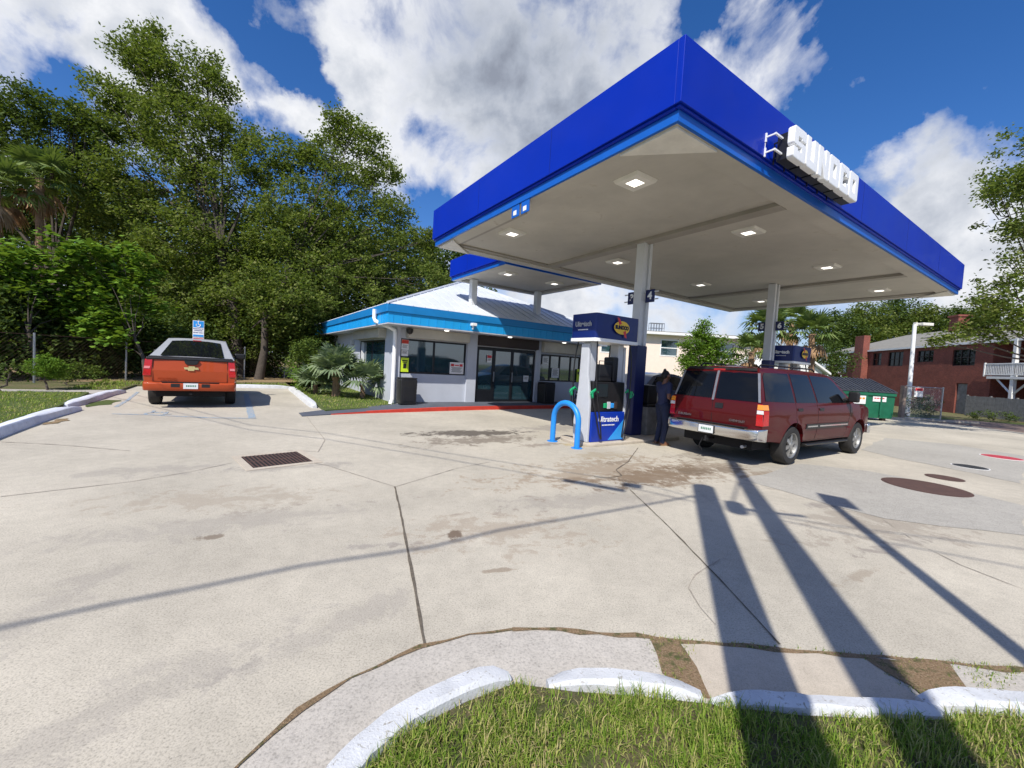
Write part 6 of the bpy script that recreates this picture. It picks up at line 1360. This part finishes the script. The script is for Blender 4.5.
# ================================================================== WORLD, SUN, CAMERA
wd = bpy.data.worlds.new('World'); scene.world = wd; wd.use_nodes = True; nt = wd.node_tree; nt.nodes.clear()
out = nt.nodes.new('ShaderNodeOutputWorld'); bg = N(nt, 'ShaderNodeBackground', i_Strength=.080); L(nt, bg.outputs[0], out.inputs[0])
sky = nt.nodes.new('ShaderNodeTexSky'); sky.sky_type = 'NISHITA'; sky.sun_disc = False; sky.sun_elevation = SUNEL; sky.sun_rotation = pi + SUNAZ
sky.air_density = 1.0; sky.dust_density = .6; sky.ozone_density = 2.5
tc = nt.nodes.new('ShaderNodeTexCoord'); vec = tc.outputs['Generated']
nrm = N(nt, 'ShaderNodeVectorMath', operation='NORMALIZE'); L(nt, vec, nrm.inputs[0]); vec = nrm.outputs[0]
wn = N(nt, 'ShaderNodeTexNoise', i_Scale=4.0, i_Detail=7, i_Roughness=.6); L(nt, vec, wn.inputs['Vector'])
wv = N(nt, 'ShaderNodeVectorMath', operation='MULTIPLY_ADD'); L(nt, wn.outputs['Color'], wv.inputs[0]); wv.inputs[1].default_value = (.26, .26, .26); wv.inputs[2].default_value = (-.13, -.13, -.13)
wa = N(nt, 'ShaderNodeVectorMath', operation='ADD'); L(nt, vec, wa.inputs[0]); L(nt, wv.outputs[0], wa.inputs[1]); vw = wa.outputs[0]
CL = [(520, 60, .42, 1.0), (430, 100, .24, .8), (620, 30, .28, .7), (590, 130, .3, .9), (480, 175, .2, .8), (385, 40, .18, .8), (110, 20, .15, .9), (15, 45, .15, .9), (85, 60, .12, .7), (190, 15, .13, 1.0), (215, 55, .10, .9), (250, 90, .10, 1.0), (290, 110, .11, 1.0), (330, 135, .11, .9), (380, 140, .14, .8), (345, 25, .09, .7),
      (745, 15, .14, .75), (800, 60, .15, .85), (855, 75, .09, .7), (760, 60, .12, .6), (920, 130, .12, .9), (970, 118, .10, .9), (880, 160, .08, .7), (1000, 190, .10, .6), (960, 215, .18, .9), (1000, 260, .2, .9), (690, 300, .35, .7), (560, 300, .25, .7), (-150, 100, .35, .7), (1250, 200, .4, .8)]
NG = [(262, 32, .10, 1.0), (292, 62, .08, 1.0), (318, 85, .05, .8), (60, 25, .06, .8), (75, 90, .06, .7), (35, 115, .10, .7), (940, 40, .30, 1.0), (870, 115, .06, .6), (1020, 90, .14, .8), (695, 15, .07, 1.1), (890, 190, .06, .6), (820, 130, .05, .5)]
DKC = [(540, 60, .34, .9), (500, 120, .24, .7), (470, 40, .2, .4), (600, 60, .3, .5), (970, 175, .08, .3), (980, 235, .1, .35), (20, 40, .12, .3)]
def blob(px, py, r, s, src):
    d = ray(px, py).normalized(); n = N(nt, 'ShaderNodeVectorMath', operation='DISTANCE'); L(nt, src, n.inputs[0]); n.inputs[1].default_value = d
    m = N(nt, 'ShaderNodeMapRange', interpolation_type='SMOOTHSTEP'); L(nt, n.outputs['Value'], m.inputs[0])
    m.inputs[1].default_value = r; m.inputs[2].default_value = 0; m.inputs[3].default_value = 0; m.inputs[4].default_value = s; return m.outputs[0]
def total(lst, src):
    acc = None
    for b in lst: o = blob(*b, src); acc = o if acc is None else math_(nt, 'ADD', acc, o)
    return acc
cov = math_(nt, 'SUBTRACT', math_(nt, 'MINIMUM', total(CL, vw), 1.0), total(NG, vw))
n1 = noise(nt, vec, 5.0, 12, .57, .30); n2 = noise(nt, vec, 17, 10, .6, .2)
dens = math_(nt, 'ADD', math_(nt, 'MULTIPLY', cov, .5), math_(nt, 'ADD', math_(nt, 'MULTIPLY', math_(nt, 'SUBTRACT', n1, .5), 2.3), math_(nt, 'ADD', math_(nt, 'MULTIPLY', math_(nt, 'SUBTRACT', n2, .5), .35), .47)))
mask = ramp(nt, dens, [(.52, 0), (.70, .40), (.88, .88), (1.0, 1)])
dk = math_(nt, 'ADD', math_(nt, 'MULTIPLY', total(DKC, vw), .34), math_(nt, 'SUBTRACT', math_(nt, 'ADD', math_(nt, 'MULTIPLY', n1, 1.9), math_(nt, 'MULTIPLY', n2, .9)), 1.34))
ccol = ramp(nt, dk, [(.0, (.86, .87, .90)), (.35, (.62, .65, .71)), (.75, (.38, .42, .50)), (1, (.27, .30, .37))])
csc = N(nt, 'ShaderNodeVectorMath', operation='SCALE', i_Scale=12.4); L(nt, ccol, csc.inputs[0])
hs2 = N(nt, 'ShaderNodeHueSaturation', i_Saturation=1.25, i_Value=1.0); L(nt, mix(nt, 1, sky.outputs[0], (1.35, 1.36, 1.62), 'MULTIPLY'), hs2.inputs['Color'])
# pale haze low over the horizon
sp = N(nt, 'ShaderNodeSeparateXYZ'); L(nt, vec, sp.inputs[0])
hz = ramp(nt, sp.outputs[2], [(.0, .75), (.10, .5), (.30, 0)])
hcol = mix(nt, hz, hs2.outputs[0], (5.6, 6.6, 8.0))
fin = mix(nt, mask, hcol, csc.outputs[0]); L(nt, fin, bg.inputs[0])
sun = bpy.data.lights.new('sun', 'SUN'); sun.energy = 5.0; sun.angle = radians(.42); sun.color = (1, .95, .87)
so = bpy.data.objects.new('sun', sun); COL.objects.link(so); sdir = Vector((SD.x * cos(SUNEL), SD.y * cos(SUNEL), -sin(SUNEL))); so.rotation_euler = sdir.to_track_quat('-Z', 'Y').to_euler(); so.location = (0, -10, 30)
cd = bpy.data.cameras.new('camera'); cam = bpy.data.objects.new('camera', cd); COL.objects.link(cam); scene.camera = cam
cd.sensor_width = 36; cd.lens = F / 1024 * 36; cd.clip_end = 2000; cd.clip_start = .02
Rw = RC.transposed()  # camera frame (x right, y forward, z up) -> world
mx = Matrix(((Rw[0][0], Rw[0][2], -Rw[0][1]), (Rw[1][0], Rw[1][2], -Rw[1][1]), (Rw[2][0], Rw[2][2], -Rw[2][1])))
cam.matrix_world = Matrix.Translation((0, 0, H)) @ mx.to_4x4()
vs_ = scene.view_settings; vs_.view_transform = 'Standard'; vs_.look = 'None'; vs_.exposure = 0.15; vs_.gamma = 1; vs_.use_curve_mapping = False
scene.cycles.max_bounces = 6; scene.cycles.diffuse_bounces = 3; scene.cycles.glossy_bounces = 3; scene.cycles.transmission_bounces = 2; scene.cycles.sample_clamp_indirect = 6
scene.cycles.use_denoising = True
